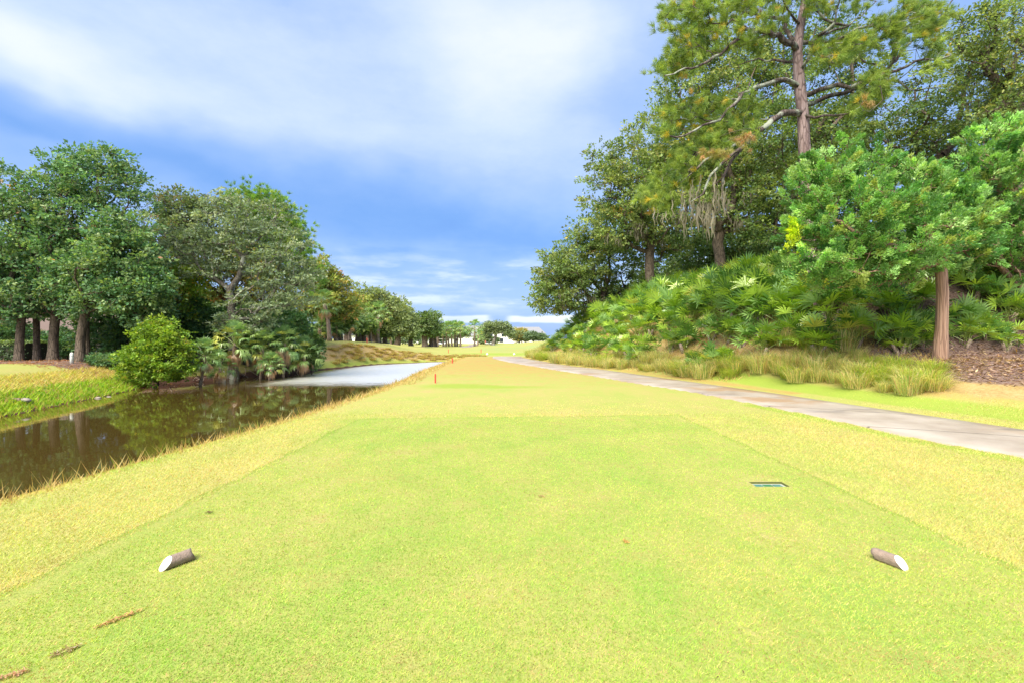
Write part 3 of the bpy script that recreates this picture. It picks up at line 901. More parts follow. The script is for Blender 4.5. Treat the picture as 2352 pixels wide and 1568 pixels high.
LIMBS = [
    ([(945, 345), (890, 270), (840, 215), (780, 200), (660, 212), (590, 240), (520, 290), (440, 350), (380, 390), (300, 425), (220, 440), (130, 470)], -2.2),
    ([(660, 212), (605, 180), (600, 120), (640, 60), (610, 10), (560, -60)], -1.6),
    ([(950, 260), (900, 210), (870, 180), (870, 120), (800, 110), (700, 100), (640, 80), (560, 60), (470, 75), (380, 60), (300, 50), (230, 80)], 1.5),
    ([(965, 160), (920, 100), (870, 20), (850, -60)], -1.0),
    ([(988, 445), (1010, 380), (1040, 290), (1100, 220), (1170, 170), (1190, 110), (1210, 20), (1240, -80)], -1.8),
    ([(1040, 285), (1080, 225), (1180, 185), (1270, 160), (1350, 100), (1440, 10)], 1.2),
    ([(1170, 165), (1120, 120), (1060, 60), (1050, 0), (1060, -70)], -1.2),
    ([(945, 515), (880, 495), (780, 515), (690, 540), (610, 580), (560, 650), (500, 710), (420, 760), (330, 800), (200, 850), (120, 850)], -2.6),
    ([(940, 385), (850, 378), (760, 382), (680, 375), (600, 400)], 1.6),
    ([(1020, 600), (1090, 555), (1200, 525), (1280, 545), (1360, 510), (1440, 480), (1560, 440), (1680, 380), (1800, 370), (1900, 345)], -1.5),
    ([(1030, 650), (1130, 600), (1230, 580), (1300, 550), (1360, 520), (1500, 440), (1560, 380), (1620, 290), (1700, 220), (1800, 110), (1890, 30), (1940, -50)], 1.8),
    ([(1560, 440), (1570, 500), (1620, 540), (1700, 560), (1820, 545)], -1.5),
    ([(1620, 290), (1600, 240), (1550, 200), (1480, 180), (1420, 190)], 1.6),
    ([(1500, 440), (1440, 400), (1360, 380), (1330, 320), (1260, 290)], 1.5),
    ([(990, 690), (860, 700), (800, 740), (730, 800), (660, 860), (600, 920), (520, 980), (440, 1060), (400, 1120), (370, 1200), (290, 1250)], -2.8),
    ([(660, 865), (640, 800), (620, 740)], -2.6),
    ([(600, 920), (520, 925), (440, 950), (380, 990), (300, 1070), (230, 1130)], -3.2),
    ([(520, 980), (500, 1080), (490, 1160), (510, 1280), (540, 1370)], -2.4),
    ([(985, 720), (1060, 730), (1180, 715), (1280, 700), (1400, 690), (1480, 620)], -2.0),
]
for pts, dz in LIMBS:
    n = len(pts); first = r6(*pts[0]); A = np.array(sk.P); j = int(np.argmin(np.linalg.norm((A - first)[:, [0, 2]], axis=1)))
    d0 = sk.P[j][1] - PZ
    q = []
    for i, p in enumerate(pts[1:], 1):
        f_ = i / (n - 1); dd = d0 + (dz - d0) * f_ ** .8 if j < sk.ntrunk else d0 + (dz - d0) * f_ * .6
        q.append(r6(p[0], p[1], dd))
    # thicken the polyline with midpoints
    full = [sk.P[j]] + q; fine = []
    for a, b in zip(full[:-1], full[1:]):
        fine += [(a + b) / 2 + rp.normal(size=3) * .04, b]
    sk.limb(fine, sk.P[j])
zones = [(250, 100, 150, 110, 50), (450, 20, 260, 40, 46), (450, 160, 200, 60, 34), (330, 300, 180, 70, 40), (180, 420, 110, 60, 34), (620, 300, 120, 60, 14),
         (780, 40, 150, 50, 26), (1080, 40, 80, 60, 18), (740, 180, 100, 50, 10),
         (250, 700, 130, 60, 34), (420, 640, 120, 45, 26), (140, 800, 70, 30, 18), (650, 640, 60, 50, 14), (480, 800, 110, 60, 36), (620, 780, 90, 60, 26), (420, 880, 90, 50, 26),
         (250, 960, 70, 50, 20), (270, 1050, 90, 70, 36), (150, 1110, 90, 50, 24), (60, 1200, 90, 60, 26), (140, 1260, 90, 40, 16), (450, 970, 60, 25, 8),
         (1150, 350, 110, 60, 26), (1120, 280, 60, 40, 10), (1300, 250, 90, 40, 14), (1380, 270, 80, 30, 16), (1380, 610, 90, 50, 30), (1480, 560, 60, 40, 12), (1330, 680, 80, 30, 16), (1420, 480, 110, 40, 18),
         (1480, 160, 90, 60, 20), (1560, 250, 70, 60, 16), (1680, 60, 110, 60, 30), (1730, 180, 80, 60, 24), (1830, 90, 80, 70, 18), (1600, 140, 60, 50, 12), (1780, 300, 90, 50, 12), (1820, 390, 90, 30, 9),
         (1300, 30, 120, 40, 8), (900, -90, 500, 90, 60), (1300, -90, 400, 80, 30), (980, -350, 380, 180, 90)]
C = []; brown = []
for (x, y, rx, ry, n) in zones:
    for _ in range(n):
        a = rp.random() * 6.283; q = math.sqrt(rp.random())
        C.append(r6(x + rx * q * math.cos(a), y + ry * q * math.sin(a), rp.normal() * 1.0 - .6))
C = np.array(C)
tips = sk.attach(C, seg=.35, bend=.14, minnode=14, k_len=.12, up=-.3)
order = np.argsort(np.linalg.norm(C - trk[-1], axis=1))
r = sk.radii(.30, .007, .62)
nt_ = sk.ntrunk
r[:nt_] = np.interp(np.linspace(0, 1, nt_), [0, .12, .6, 1], [.34, .25, .19, .06])
for ch in sk.chains[1:1 + len(LIMBS)]:
    tp_ = np.linspace(.092, .022, len(ch)) * (1 if len(ch) > 16 else .62)
    for a_, i_ in zip(tp_[1:], ch[1:]): r[i_] = min(max(r[i_], a_), a_ * 1.35)
V, Fq = sk.mesh(r, flare=.3)
kq = len(sk.chains[0]) * 10
tr_f = Fq[(Fq < kq).all(1)]; lb_f = Fq[~(Fq < kq).all(1)] - kq
mesh_np('trunk', V[:kq] - o3, tr_f, M_PINEBARK, pine, smooth_shade=True)
mesh_np('limb', V[kq:] - o3, lb_f, M_PINELIMB, pine, smooth_shade=True)
T4 = np.concatenate([C + rp.normal(size=C.shape) * s_ for s_ in (.02, .12, .15, .18)])
ctr_ = np.array([bx, PZ, 12.0])
outv = unit(unit(T4 - ctr_) * .7 + rp.normal(size=T4.shape) * .4 + [0, 0, .55])
PINE = [(5, (.135, .20, .045)), (4, (.19, .255, .055)), (2.5, (.09, .155, .045)), (.5, (.33, .28, .04)), (.08, (.30, .21, .08))]
V, Fq, c = needle_tufts(T4, outv, 44, .24, .014, PINE, rp)
mesh_np('crown', V - o3, Fq, M_NEEDLE, pine, tint=c)
# two bunches of dead orange needles and the moss on the lowest limb
DC = np.concatenate([np.array([r6(600 + rp.normal() * 45, 855 + rp.normal() * 20, -2.6) for _ in range(20)]), np.array([r6(450 + rp.normal() * 45, 950 + rp.normal() * 12, -3.0) for _ in range(26)]),
                     np.array([r6(1380 + rp.normal() * 30, 650 + rp.normal() * 12, -1.8) for _ in range(9)])])
V, Fq, c = needle_tufts(DC, unit(rp.normal(size=DC.shape) + [0, 0, -.3]), 40, .22, .012, [(1, (.34, .20, .10)), (1, (.28, .19, .10)), (1.5, (.24, .23, .08))], rp)
o = mesh_np('dead_needles', V - o3, Fq, M_NEEDLE, pine, tint=c); o['label'] = 'dead orange needle bunches'
mp = np.array([r6(x + rp.normal() * 75, y + rp.normal() * 30, -2.8) for (x, y) in [(400, 1090), (380, 1150), (300, 1230), (250, 1290), (340, 1300), (290, 1340), (220, 1330), (410, 1240), (480, 1150), (370, 1330)] for _ in range(4)])
V, Fq, c = hang_moss(mp, rp, 3, (.25, .9), .024)
mesh_np('hanging_moss', V - o3, Fq, M_MOSS, pine, tint=c)

# ---- the cedars
CED = [(4, (.070, .175, .052)), (4, (.115, .24, .070)), (3, (.175, .31, .105)), (1.8, (.25, .37, .15)), (1, (.22, .28, .08))]
CZ = 14.0
tree('cedar_tree', 'bright green cedar with bare reddish stripped trunk beside the mulch bed', 'tree', 2160, CZ,
     [(1850, 560, 46, 90, 0), (1870, 440, 62, 75, 0), (1910, 380, 62, 60, -.4), (1990, 400, 62, 66, 0), (2075, 430, 80, 60, 0), (1960, 500, 120, 90, -.5), (2080, 540, 120, 90, -.5),
      (1980, 600, 120, 50, -.6), (2180, 520, 80, 90, .4), (2120, 600, 90, 40, .4), (2230, 580, 62, 45, .5), (1905, 640, 70, 26, 0), (2040, 655, 80, 16, 0), (2150, 470, 80, 60, .3)],
     .145, 1150, .27, 120, .085, .036, CED, 21, trunk=[(2163, 760), (2166, 640), (2160, 600), (2140, 540), (2090, 470)], bark=M_CEDARBARK, style='cedar', seg=.4, r_tip=.008, shell=.55, power=.42)
tree('cedar_tree', 'second green cedar cut by the frame\'s edge, fuller and farther back', 'tree', 2400, 15.5,
     [(2265, 320, 46, 45, 0), (2240, 410, 62, 60, 0), (2320, 340, 60, 60, .3), (2300, 440, 90, 90, 0), (2380, 420, 90, 110, .4), (2290, 540, 80, 70, 0), (2370, 560, 90, 90, .3), (2330, 640, 80, 35, .3)],
     .2, 760, .28, 120, .09, .038, CED, 22, bark=M_CEDARBARK, style='cedar', seg=.4, r_tip=.008, shell=.5, power=.42)
# its one lime coloured young shoot, on the side away from the mulch
rq = np.random.default_rng(8)
ced = bpy.data.objects['cedar_tree']
C = np.array([at(1823 + rq.normal() * (2 + 6 * u_), 505 + 75 * u_, CZ - .5) for u_ in rq.random(34)])
V, Fq, c = cedar_sprays(C, unit(rq.normal(size=C.shape) * .35 + [0, 0, 1.2]), .16, 50, .07, .03, [(3, (.30, .40, .02)), (2, (.38, .45, .02)), (1, (.2, .33, .03))], rq)
o = mesh_np('young_shoot', V - np.array(ced.location), Fq, M_LEAF, ced, tint=c); o['label'] = 'lime yellow young shoot'

# ---- left bank trees
g_l = 'oaks by the house on the left bank'
tree('oak_tree', 'dark green oak at the frame\'s edge beside the hedge, with low hanging boughs', 'tree', 44, 27,
     [(10, 440, 62, 55), (60, 470, 70, 55), (-20, 540, 90, 90), (50, 560, 70, 60), (20, 640, 90, 60), (-40, 650, 80, 80), (40, 715, 70, 30)],
     .19, 360, .58, 58, .16, .10, LEFTOAK, 41, group=g_l, trunk=[(46, 770), (50, 720)])
tree('oak_tree', 'tallest left bank oak, two-pronged top, trunk second from the hedge', 'tree', 122, 27.5,
     [(140, 395, 55, 45), (190, 372, 50, 34), (250, 372, 42, 34), (225, 420, 90, 45), (120, 460, 80, 50), (205, 500, 100, 60), (130, 560, 80, 55), (170, 640, 90, 55), (110, 690, 70, 35), (300, 425, 34, 45), (320, 455, 24, 32)],
     .22, 470, .56, 56, .155, .10, LEFTOAK, 42, group=g_l, trunk=[(124, 760), (130, 700)])
tree('oak_tree', 'pale-leaved oak with forked trunk behind the short white post', 'tree', 184, 26.5,
     [(280, 530, 60, 55), (300, 600, 75, 55), (235, 610, 75, 50), (330, 660, 55, 45), (265, 680, 75, 40), (190, 700, 55, 25), (330, 720, 45, 40), (370, 650, 34, 34)],
     .21, 380, .54, 56, .155, .10, LEFTOAK + [(3, (.15, .22, .09))], 43, group=g_l, trunk=[(186, 770), (200, 700)])
tree('oak_tree', 'slim dark oak trunk next to the house porch', 'tree', 86, 28.5, [(80, 620, 70, 60), (100, 540, 60, 50), (70, 690, 60, 35)], .16, 180, .55, 56, .16, .10, LEFTOAK, 44, group=g_l, trunk=[(84, 760), (82, 700)])
tree('oak_tree', 'leaning oak stem joined close to the forked trunk', 'tree', 199, 27.2, [(210, 640, 60, 50), (260, 560, 60, 50)], .16, 130, .55, 54, .16, .10, LEFTOAK, 45, group=g_l, trunk=[(198, 770), (196, 700)])
tree('oak_tree', 'grey brown oak with reddish twigs at its top, behind the yellow bush', 'tree', 400, 34,
     [(400, 470, 48, 38), (440, 490, 55, 45), (380, 530, 55, 45), (450, 540, 65, 50), (400, 600, 60, 50), (470, 470, 34, 30)],
     .30, 300, .58, 50, .18, .10, [(5, (.085, .125, .065)), (3, (.115, .15, .08)), (1, (.16, .12, .075)), (2, (.07, .12, .04))], 46, bare=60)
tree('yellowing_tree', 'olive and yellow tree glowing behind the dark shrubs', 'tree', 330, 31, [(370, 640, 60, 45), (410, 680, 55, 45), (345, 700, 50, 40), (440, 640, 45, 35)], .2, 200, .55, 48, .17, .10, LIME + [(2, (.24, .20, .03))], 47)
tree('spreading_oak', 'grey green spreading oak with pale bare limbs leaning over the water', 'tree', 535, 30,
     [(440, 560, 75, 32), (520, 520, 80, 40), (600, 500, 60, 45), (640, 560, 62, 40), (560, 580, 80, 36), (470, 620, 60, 30), (640, 640, 75, 32), (700, 630, 34, 30), (600, 690, 85, 30), (690, 690, 40, 24), (500, 470, 50, 26), (560, 460, 40, 24),
      (400, 590, 45, 24), (560, 740, 70, 30), (640, 600, 60, 30)],
     .26, 480, .50, 52, .155, .085, GREYOAK, 48, trunk=[(535, 740), (530, 690), (528, 665)], bark=M_OAKBARK, bare=90, flat=.4, power=.46)
tree('autumn_tree', 'orange and olive tree seen through the spreading oak\'s limbs', 'tree', 520, 37, [(500, 600, 80, 55), (570, 610, 70, 55), (450, 600, 50, 45), (540, 660, 70, 40), (620, 660, 50, 40)], .25, 260, .6, 50, .19, .11, YEL, 49)
tree('pine_tree', 'dense rounded pine rising behind the spreading oak', 'tree', 610, 39,
     [(575, 470, 62, 38), (620, 490, 60, 48), (650, 530, 52, 50), (690, 560, 26, 36), (690, 610, 35, 40), (715, 640, 26, 32), (600, 560, 70, 60), (700, 525, 14, 14)],
     .25, 620, .45, 30, .34, .035, [(5, (.10, .20, .045)), (4, (.14, .25, .05)), (2, (.20, .27, .05))], 50, style='needle', bark=M_PINEBARK, group='pines beyond the left bank')
tree('oak_tree', 'yellow green oak behind the low palms where the mown hill begins', 'tree', 735, 50,
     [(735, 640, 34, 34), (742, 612, 26, 26), (770, 660, 38, 36), (755, 700, 50, 34), (800, 690, 34, 26), (720, 690, 36, 40), (790, 715, 36, 20)], .35, 340, .72, 48, .24, .14, YEL + [(4, (.15, .18, .045)), (4, (.11, .16, .05))], 51, moss=[(760, 715, 30, 10, -2, 8)])
tree('live_oak', 'broad grey green live oak arching over dark trunks on the mown hill', 'tree', 845, 72,
     [(850, 680, 42, 22), (820, 700, 42, 22), (880, 700, 42, 28), (905, 715, 34, 26), (860, 725, 50, 24), (900, 745, 34, 22), (840, 735, 30, 20)], .55, 420, .85, 44, .32, .17, [(5, (.12, .16, .075)), (4, (.16, .20, .10)), (2, (.20, .22, .09))], 52, bark=M_DARKBARK)
tree('live_oak', 'round live oak after the paired palms, lower than its neighbours', 'tree', 912, 86,
     [(915, 715, 26, 22), (930, 740, 30, 20), (905, 755, 30, 16), (940, 760, 18, 12)], .5, 240, .9, 44, .36, .2, [(5, (.12, .16, .08)), (3, (.16, .20, .10))], 53, bark=M_DARKBARK)
tree('live_oak', 'dark live oak nearest to the parked golf cart, with sky in its top', 'tree', 976, 104,
     [(960, 735, 22, 16), (985, 732, 24, 16), (975, 752, 36, 18), (1000, 752, 16, 16), (950, 755, 18, 12)], .6, 250, .95, 40, .38, .2, OAKDARK + [(4, (.12, .17, .09))], 54, bark=M_DARKBARK)
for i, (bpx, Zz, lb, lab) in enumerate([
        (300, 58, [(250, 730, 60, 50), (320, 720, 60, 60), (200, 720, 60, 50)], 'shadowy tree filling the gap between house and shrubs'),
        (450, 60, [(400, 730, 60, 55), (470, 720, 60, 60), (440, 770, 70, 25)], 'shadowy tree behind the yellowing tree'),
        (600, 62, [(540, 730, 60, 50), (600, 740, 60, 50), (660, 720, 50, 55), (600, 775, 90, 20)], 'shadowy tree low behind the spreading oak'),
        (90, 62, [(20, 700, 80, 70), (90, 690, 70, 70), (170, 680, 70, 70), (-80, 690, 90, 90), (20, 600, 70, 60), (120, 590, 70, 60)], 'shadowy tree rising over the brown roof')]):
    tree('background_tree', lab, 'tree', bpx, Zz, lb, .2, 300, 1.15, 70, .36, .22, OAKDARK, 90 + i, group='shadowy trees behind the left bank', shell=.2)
# dark trunks in a row below those crowns
gg = 'slim oaks in the row on the mown hill'
for i, (bpx, Zz, lb) in enumerate([(779, 54, [(775, 740, 26, 18), (790, 725, 24, 18)]), (797, 60, [(800, 735, 26, 20), (815, 745, 22, 16)]), (823, 63, [(825, 745, 24, 16)]), (832, 64, [(835, 750, 22, 14)]),
                                   (858, 72, [(860, 750, 24, 14)]), (884, 78, [(882, 760, 20, 12), (890, 748, 20, 12)]), (870, 75, [(868, 758, 18, 12)]), (944, 92, [(944, 768, 16, 9), (935, 762, 12, 8)]), (990, 106, [(990, 764, 14, 9)]), (999, 110, [(999, 762, 10, 8)])]):
    tree('oak_tree', ['slim dark oak standing closest to the low palms on the mown hill', 'oak with thick dark stem, second along the mown hill row', 'oak stem just before the paired palms', 'oak stem touching the paired palms\' shade',
                      'oak stem between the paired palms and the broad oak', 'leaning oak stem with brown bark after the paired palms', 'thin oak stem behind the leaning one', 'lone thin oak in the gap before the cart',
                      'slim oak stem right beside the cart oak', 'thinnest oak stem next to the tall far palm'][i], 'tree', bpx, Zz, lb, .22 + .002 * Zz, 90, .75, 40, .3, .17, OAKDARK, 60 + i, group=gg, bark=M_DARKBARK)
# far oak and the trees round the houses
tree('live_oak', 'umbrella-shaped live oak standing alone before the white houses', 'tree', 1132, 150,
     [(1115, 762, 16, 10), (1130, 748, 22, 9), (1150, 748, 20, 9), (1165, 760, 16, 9), (1112, 772, 11, 7), (1172, 768, 9, 7), (1140, 758, 18, 6), (1122, 752, 12, 8)], .55, 260, 1.0, 36, .46, .26, [(5, (.12, .16, .09)), (3, (.16, .20, .11))], 71, trunk=[(1134, 785), (1139, 772)], bark=M_OAKBARK)
for i, (bpx, Zz, lb, pal, lab) in enumerate([
        (1192, 190, [(1190, 772, 20, 10), (1205, 774, 14, 8)], [(3, (.12, .15, .07)), (1, (.2, .17, .05))], 'bushy dull green tree in front of the big grey roof'),
        (1198, 200, [(1198, 763, 9, 6)], [(3, (.26, .22, .06)), (2, (.17, .18, .06))], 'small yellow-leaved tree before the big grey roof'),
        (1225, 185, [(1222, 772, 16, 7), (1240, 774, 14, 6)], [(3, (.10, .15, .09))], 'low bluish tree at the far fairway\'s end'),
        (1045, 165, [(1040, 765, 26, 10), (1060, 762, 20, 9)], [(3, (.12, .155, .08))], 'hazy green tree behind the row of far palms'),
        (1010, 150, [(1012, 770, 12, 8)], [(3, (.09, .14, .07))], 'dark green tree behind the parked cart'),
        (1104, 175, [(1106, 778, 14, 7), (1125, 782, 20, 6)], [(3, (.07, .11, .05))], 'low dark tree between the far palms and the umbrella oak'),
        (900, 150, [(860, 775, 40, 12), (920, 776, 40, 10), (965, 778, 30, 9)], [(3, (.10, .15, .08)), (1, (.15, .17, .07))], 'pale green tree line glimpsed between the dark trunks')]):
    tree('garden_tree', lab, 'tree', bpx, Zz, lb, .25, 150, 1.1, 34, .55, .3, pal, 80 + i)

# ---- shrubs
def shrub(label, base, Z, lobes, n, r, per, L, Wd, pal, seed, group=None, name='shrub', shell=.35):
    return tree(name, label, 'shrub', base, Z, lobes, .05, n, r, per, L, Wd, pal, seed, group=group, seg=.35, r_tip=.006, shell=shell)
shrub('large yellow green bush at the water\'s edge, brightest on the left bank', 360, 24.6,
      [(360, 775, 44, 36), (335, 820, 55, 42), (395, 825, 48, 44), (365, 750, 30, 24), (345, 855, 60, 26), (410, 855, 34, 20), (300, 850, 26, 22), (400, 780, 30, 30)], 420, .30, 62, .105, .065, LIME, 101, name='yellow_green_bush')
shrub('low spreading green shrub on the leaf litter beside the bright bush', 250, 26.2, [(235, 822, 26, 10), (262, 826, 30, 12), (225, 830, 20, 8)], 110, .26, 50, .10, .06, LEFTOAK, 102)
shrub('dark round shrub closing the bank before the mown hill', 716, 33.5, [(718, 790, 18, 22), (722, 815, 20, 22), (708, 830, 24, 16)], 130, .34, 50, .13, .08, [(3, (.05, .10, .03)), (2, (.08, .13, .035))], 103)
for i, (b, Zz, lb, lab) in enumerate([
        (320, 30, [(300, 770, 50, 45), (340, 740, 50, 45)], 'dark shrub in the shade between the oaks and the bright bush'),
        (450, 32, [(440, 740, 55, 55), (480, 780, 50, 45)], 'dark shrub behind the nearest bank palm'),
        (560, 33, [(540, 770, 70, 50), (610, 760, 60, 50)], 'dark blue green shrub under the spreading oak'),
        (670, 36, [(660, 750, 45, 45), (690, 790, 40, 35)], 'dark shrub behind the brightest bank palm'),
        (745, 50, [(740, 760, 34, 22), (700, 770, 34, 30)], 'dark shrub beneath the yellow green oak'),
        (230, 33, [(220, 780, 50, 40), (270, 760, 40, 40), (230, 715, 60, 40), (180, 730, 50, 40), (280, 700, 50, 40)], 'black green shrub added to block the sky behind the forked trunk'),  # added, like the next two, to keep bright sky out of the pond reflection
        (160, 38, [(150, 790, 40, 28), (110, 795, 30, 22)], 'black green shrub added to darken the gap against the house wall'),
        (20, 40, [(30, 770, 50, 30), (-10, 750, 50, 40)], 'dark shrub added to darken the gap behind the clipped hedge')]):
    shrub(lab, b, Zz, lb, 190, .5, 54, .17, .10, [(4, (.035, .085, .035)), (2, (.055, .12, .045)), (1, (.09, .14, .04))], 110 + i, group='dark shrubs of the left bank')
# clipped hedge
rng = np.random.default_rng(5)
hx = (20 - CX) / F * 31; hz = ground(hx, 31)
hd = empty('hedge', (hx - 1.5, 31, hz)); tag(hd, 'dark clipped hedge with lighter top at the frame\'s edge', 'hedge')
U = rng.random((5200, 3)); Pn = np.stack([(U[:, 0] - .5) * 6.6, (U[:, 1] - .5) * 1.6, U[:, 2] ** .8 * 1.55], 1)
f_ = rng.integers(0, 3, 5200); Pn[f_ == 0, 2] = 1.55; Pn[f_ == 1, 1] = -.8
dk = (Pn[:, 2] > 1.35)[:, None]
V, Fq = leaf_quads(Pn, rand_dir(5200, rng), unit(rng.normal(size=(5200, 3)) + [0, -.5, 1]), .16, .10)
cc_ = np.where(dk, (.10, .15, .05), (.045, .08, .04)) * (1 + rng.normal(size=(5200, 1)) * .2)
mesh_np('foliage', V, Fq, M_LEAF, hd, tint=np.repeat(np.clip(cc_, .01, 1), 4, axis=0))
b = MB(); b.box(-3.25, 3.25, -.74, .74, 0, 1.45); b.build('twigs', mat_plain('hedge_twigs', (.03, .035, .02), .95), hd)


# ---- palms and palmettos
def fan(origin, d, R_, nl, spread, droop, wid, rng, petiole, col, pcol=(.16, .22, .05), up=np.array([0, 0, 1.0])):
    """one fan frond; returns V, quads, colours"""
    d = unit(d); side = unit(np.cross(d, up) + 1e-6); nrm_ = np.cross(side, d)
    hub = origin + d * petiole
    Vs, Fs, Cs, off = [], [], [], 0
    # petiole as a three-sided stalk
    w = .014
    a = [origin + side * w, origin - side * w, origin + nrm_ * w]; m_ = origin + d * petiole * .55 + nrm_ * petiole * .04
    b_ = [m_ + side * w * .8, m_ - side * w * .8, m_ + nrm_ * w * .8]; c_ = [hub + side * w * .5, hub - side * w * .5, hub + nrm_ * w * .5]
    Vs += a + b_ + c_
    for k0 in (0, 3):
        for i in range(3):
            j = (i + 1) % 3; Fs.append((k0 + i, k0 + j, k0 + 3 + j, k0 + 3 + i))
    Cs += [pcol] * 9; off = 9
    ang = np.linspace(-spread, spread, nl) + rng.normal(size=nl) * .03
    for t_ in ang:
        l = R_ * (.72 + .28 * math.cos(t_ * .8)) * rng.uniform(.86, 1.08)
        dd = unit(d * math.cos(t_) + side * math.sin(t_) + nrm_ * (.10 * rng.normal() + .10 * abs(t_)))
        bb = unit(np.cross(dd, nrm_)); nn = np.cross(bb, dd)
        dr = droop * rng.uniform(.6, 1.4)
        p1 = hub + dd * l * .5 + np.array([0, 0, -dr * l * .10]); p2 = hub + dd * l * (1 - .25 * min(dr, 1.2)) + np.array([0, 0, -dr * l * .55])
        w0, w1 = wid * .35, wid
        col_ = col * (1 + rng.normal() * .1)
        Vs += [hub - bb * w0, hub + bb * w0, p1 - bb * w1 + nn * wid * .35, p1 + bb * w1 + nn * wid * .35, p2]
        Fs.append((off, off + 1, off + 3, off + 2)); Fs.append((off + 2, off + 3, off + 4, off + 4)); Cs += [col_] * 5; off += 5
    return Vs, Fs, Cs


def merge_fans(fans):
    V, Q, Tt, C_, off = [], [], [], [], 0
    for v, f, c in fans:
        V += v; C_ += list(c)
        for q in f:
            if q[2] == q[3]: Tt.append((q[0] + off, q[1] + off, q[2] + off))
            else: Q.append(tuple(i + off for i in q))
        off += len(v)
    return np.array(V), [np.array(Q), np.array(Tt)], np.clip(np.array(C_, float), .005, .95)


PALMETTO = [(4, (.13, .225, .020)), (4, (.22, .33, .045)), (4, (.055, .125, .025)), (3, (.16, .27, .09)), (.28, (.30, .22, .13)), (.4, (.28, .29, .06))]


def palmetto_mesh(seed, n=27, R_=.64, h=.80, pal=PALMETTO):
    rng = np.random.default_rng(seed); fans = []
    w = np.array([p[0] for p in pal]); w = w / w.sum()
    for i in range(n):
        a = i * 2.399 + rng.random() * .6; e = math.radians(rng.uniform(18, 84))
        d = np.array([math.cos(a) * math.cos(e), math.sin(a) * math.cos(e), math.sin(e)])
        c = np.array(pal[rng.choice(len(pal), p=w)][1])
        dead = c[0] > .31 and c[1] < .25
        o_ = np.array([0, 0, h * rng.uniform(.1, .75)]) + rng.normal(size=3) * .08
        # fronds face outward: fan plane tilted towards the stalk's tip
        fans.append(fan(o_, d, R_ * rng.uniform(.8, 1.15), 12, 1.45, .12 + (1.0 if dead else rng.random() * .35), .029, rng, rng.uniform(.5, .95), c,
                        up=unit(np.array([0, 0, 1.0]) + rng.normal(size=3) * .35)))
    return merge_fans(fans)


pm_protos = []
for i in range(7):
    V, Fq, c = palmetto_mesh(200 + i)
    me_o = mesh_np('foliage', V, Fq, M_FROND, tint=c)
    mb = MB(); rng = np.random.default_rng(i)
    for q in range(2):
        a = rng.random() * 6.28
        mb.tube([(0, 0, -.15), (.1 * math.cos(a), .1 * math.sin(a), .15), (.22 * math.cos(a), .22 * math.sin(a), .45)], [.09, .08, .06], 7)
    st_o = mb.build('stem', M_PALMBARK, smooth_shade=True)
    pm_protos.append((me_o.data, st_o.data))
    bpy.data.objects.remove(me_o); bpy.data.objects.remove(st_o)


def plant(name, data, loc, rz, sc_, label, cat, group):
    root = empty(name, loc, rz); root.scale = (sc_, sc_, sc_) if not isinstance(sc_, tuple) else sc_
    tag(root, label, cat, group)
    for nm, d in data:
        o = bpy.data.objects.new(nm, d); link(o, root)
    return root


# saw palmetto thicket over the berm
rng = np.random.default_rng(99)
PRr = resample(PATH_R, 200); dL = np.gradient(PRr, axis=0); dL = unit(dL); NRM = np.stack([dL[:, 1], -dL[:, 0]], 1)
cand = []
for s_i in range(len(PRr)):
    yy = PRr[s_i][1]
    if not (6.5 < yy < 43.5): continue
    for dd in np.arange(1.6, 14.5, .8):
        p = PRr[s_i] + NRM[s_i] * (dd + rng.normal() * .2) + rng.normal(size=2) * .2
        cand.append((p[0], p[1]))
rng.shuffle(cand)
sel = []
for p in cand:
    x, y = p
    if y < 9 or y > 44: continue
    px = CX + x / y * F
    d = right_sd(np.array([[x, y]]))[0]
    dmin = 3.1 if y < 15 else (2.1 if y < 18 else (1.8 if y < 24 else 1.4))
    if d < dmin or d > (11.5 if px < 2170 else 14) or px < 1215 or px > 2800: continue
    if y < 15.2 and px > 2120: continue
    if px > 2170 and y > 21: continue
    if ground(x, y) < .3: continue
    # rows far behind the front ones are hidden
    if y < 20 and d > (9.5 if px < 2170 else 14): continue
    mind = .84 if y < 24 else .97
    if any((x - q[0]) ** 2 + (y - q[1]) ** 2 < mind ** 2 for q in sel): continue
    sel.append((x, y))
print('palmettos', len(sel))
for i, (x, y) in enumerate(sorted(sel, key=lambda q: q[1])[:298]):
    d = right_sd(np.array([[x, y]]))[0]
    px_ = CX + x / y * F
    sc_ = rng.uniform(.95, 1.25) * (1.1 if d > 3.5 else .8) * (.78 if px_ > 1950 else 1) * (.82 if y > 34 else 1)
    if y > 40: sc_ *= .8
    plant('saw_palmetto', [('foliage', pm_protos[i % 7][0]), ('stem', pm_protos[i % 7][1])], (x, y, ground(x, y) - .05), rng.random() * 6.28, sc_,
          'saw palmetto in the thicket covering the berm', 'palmetto', 'saw palmettos covering the berm')
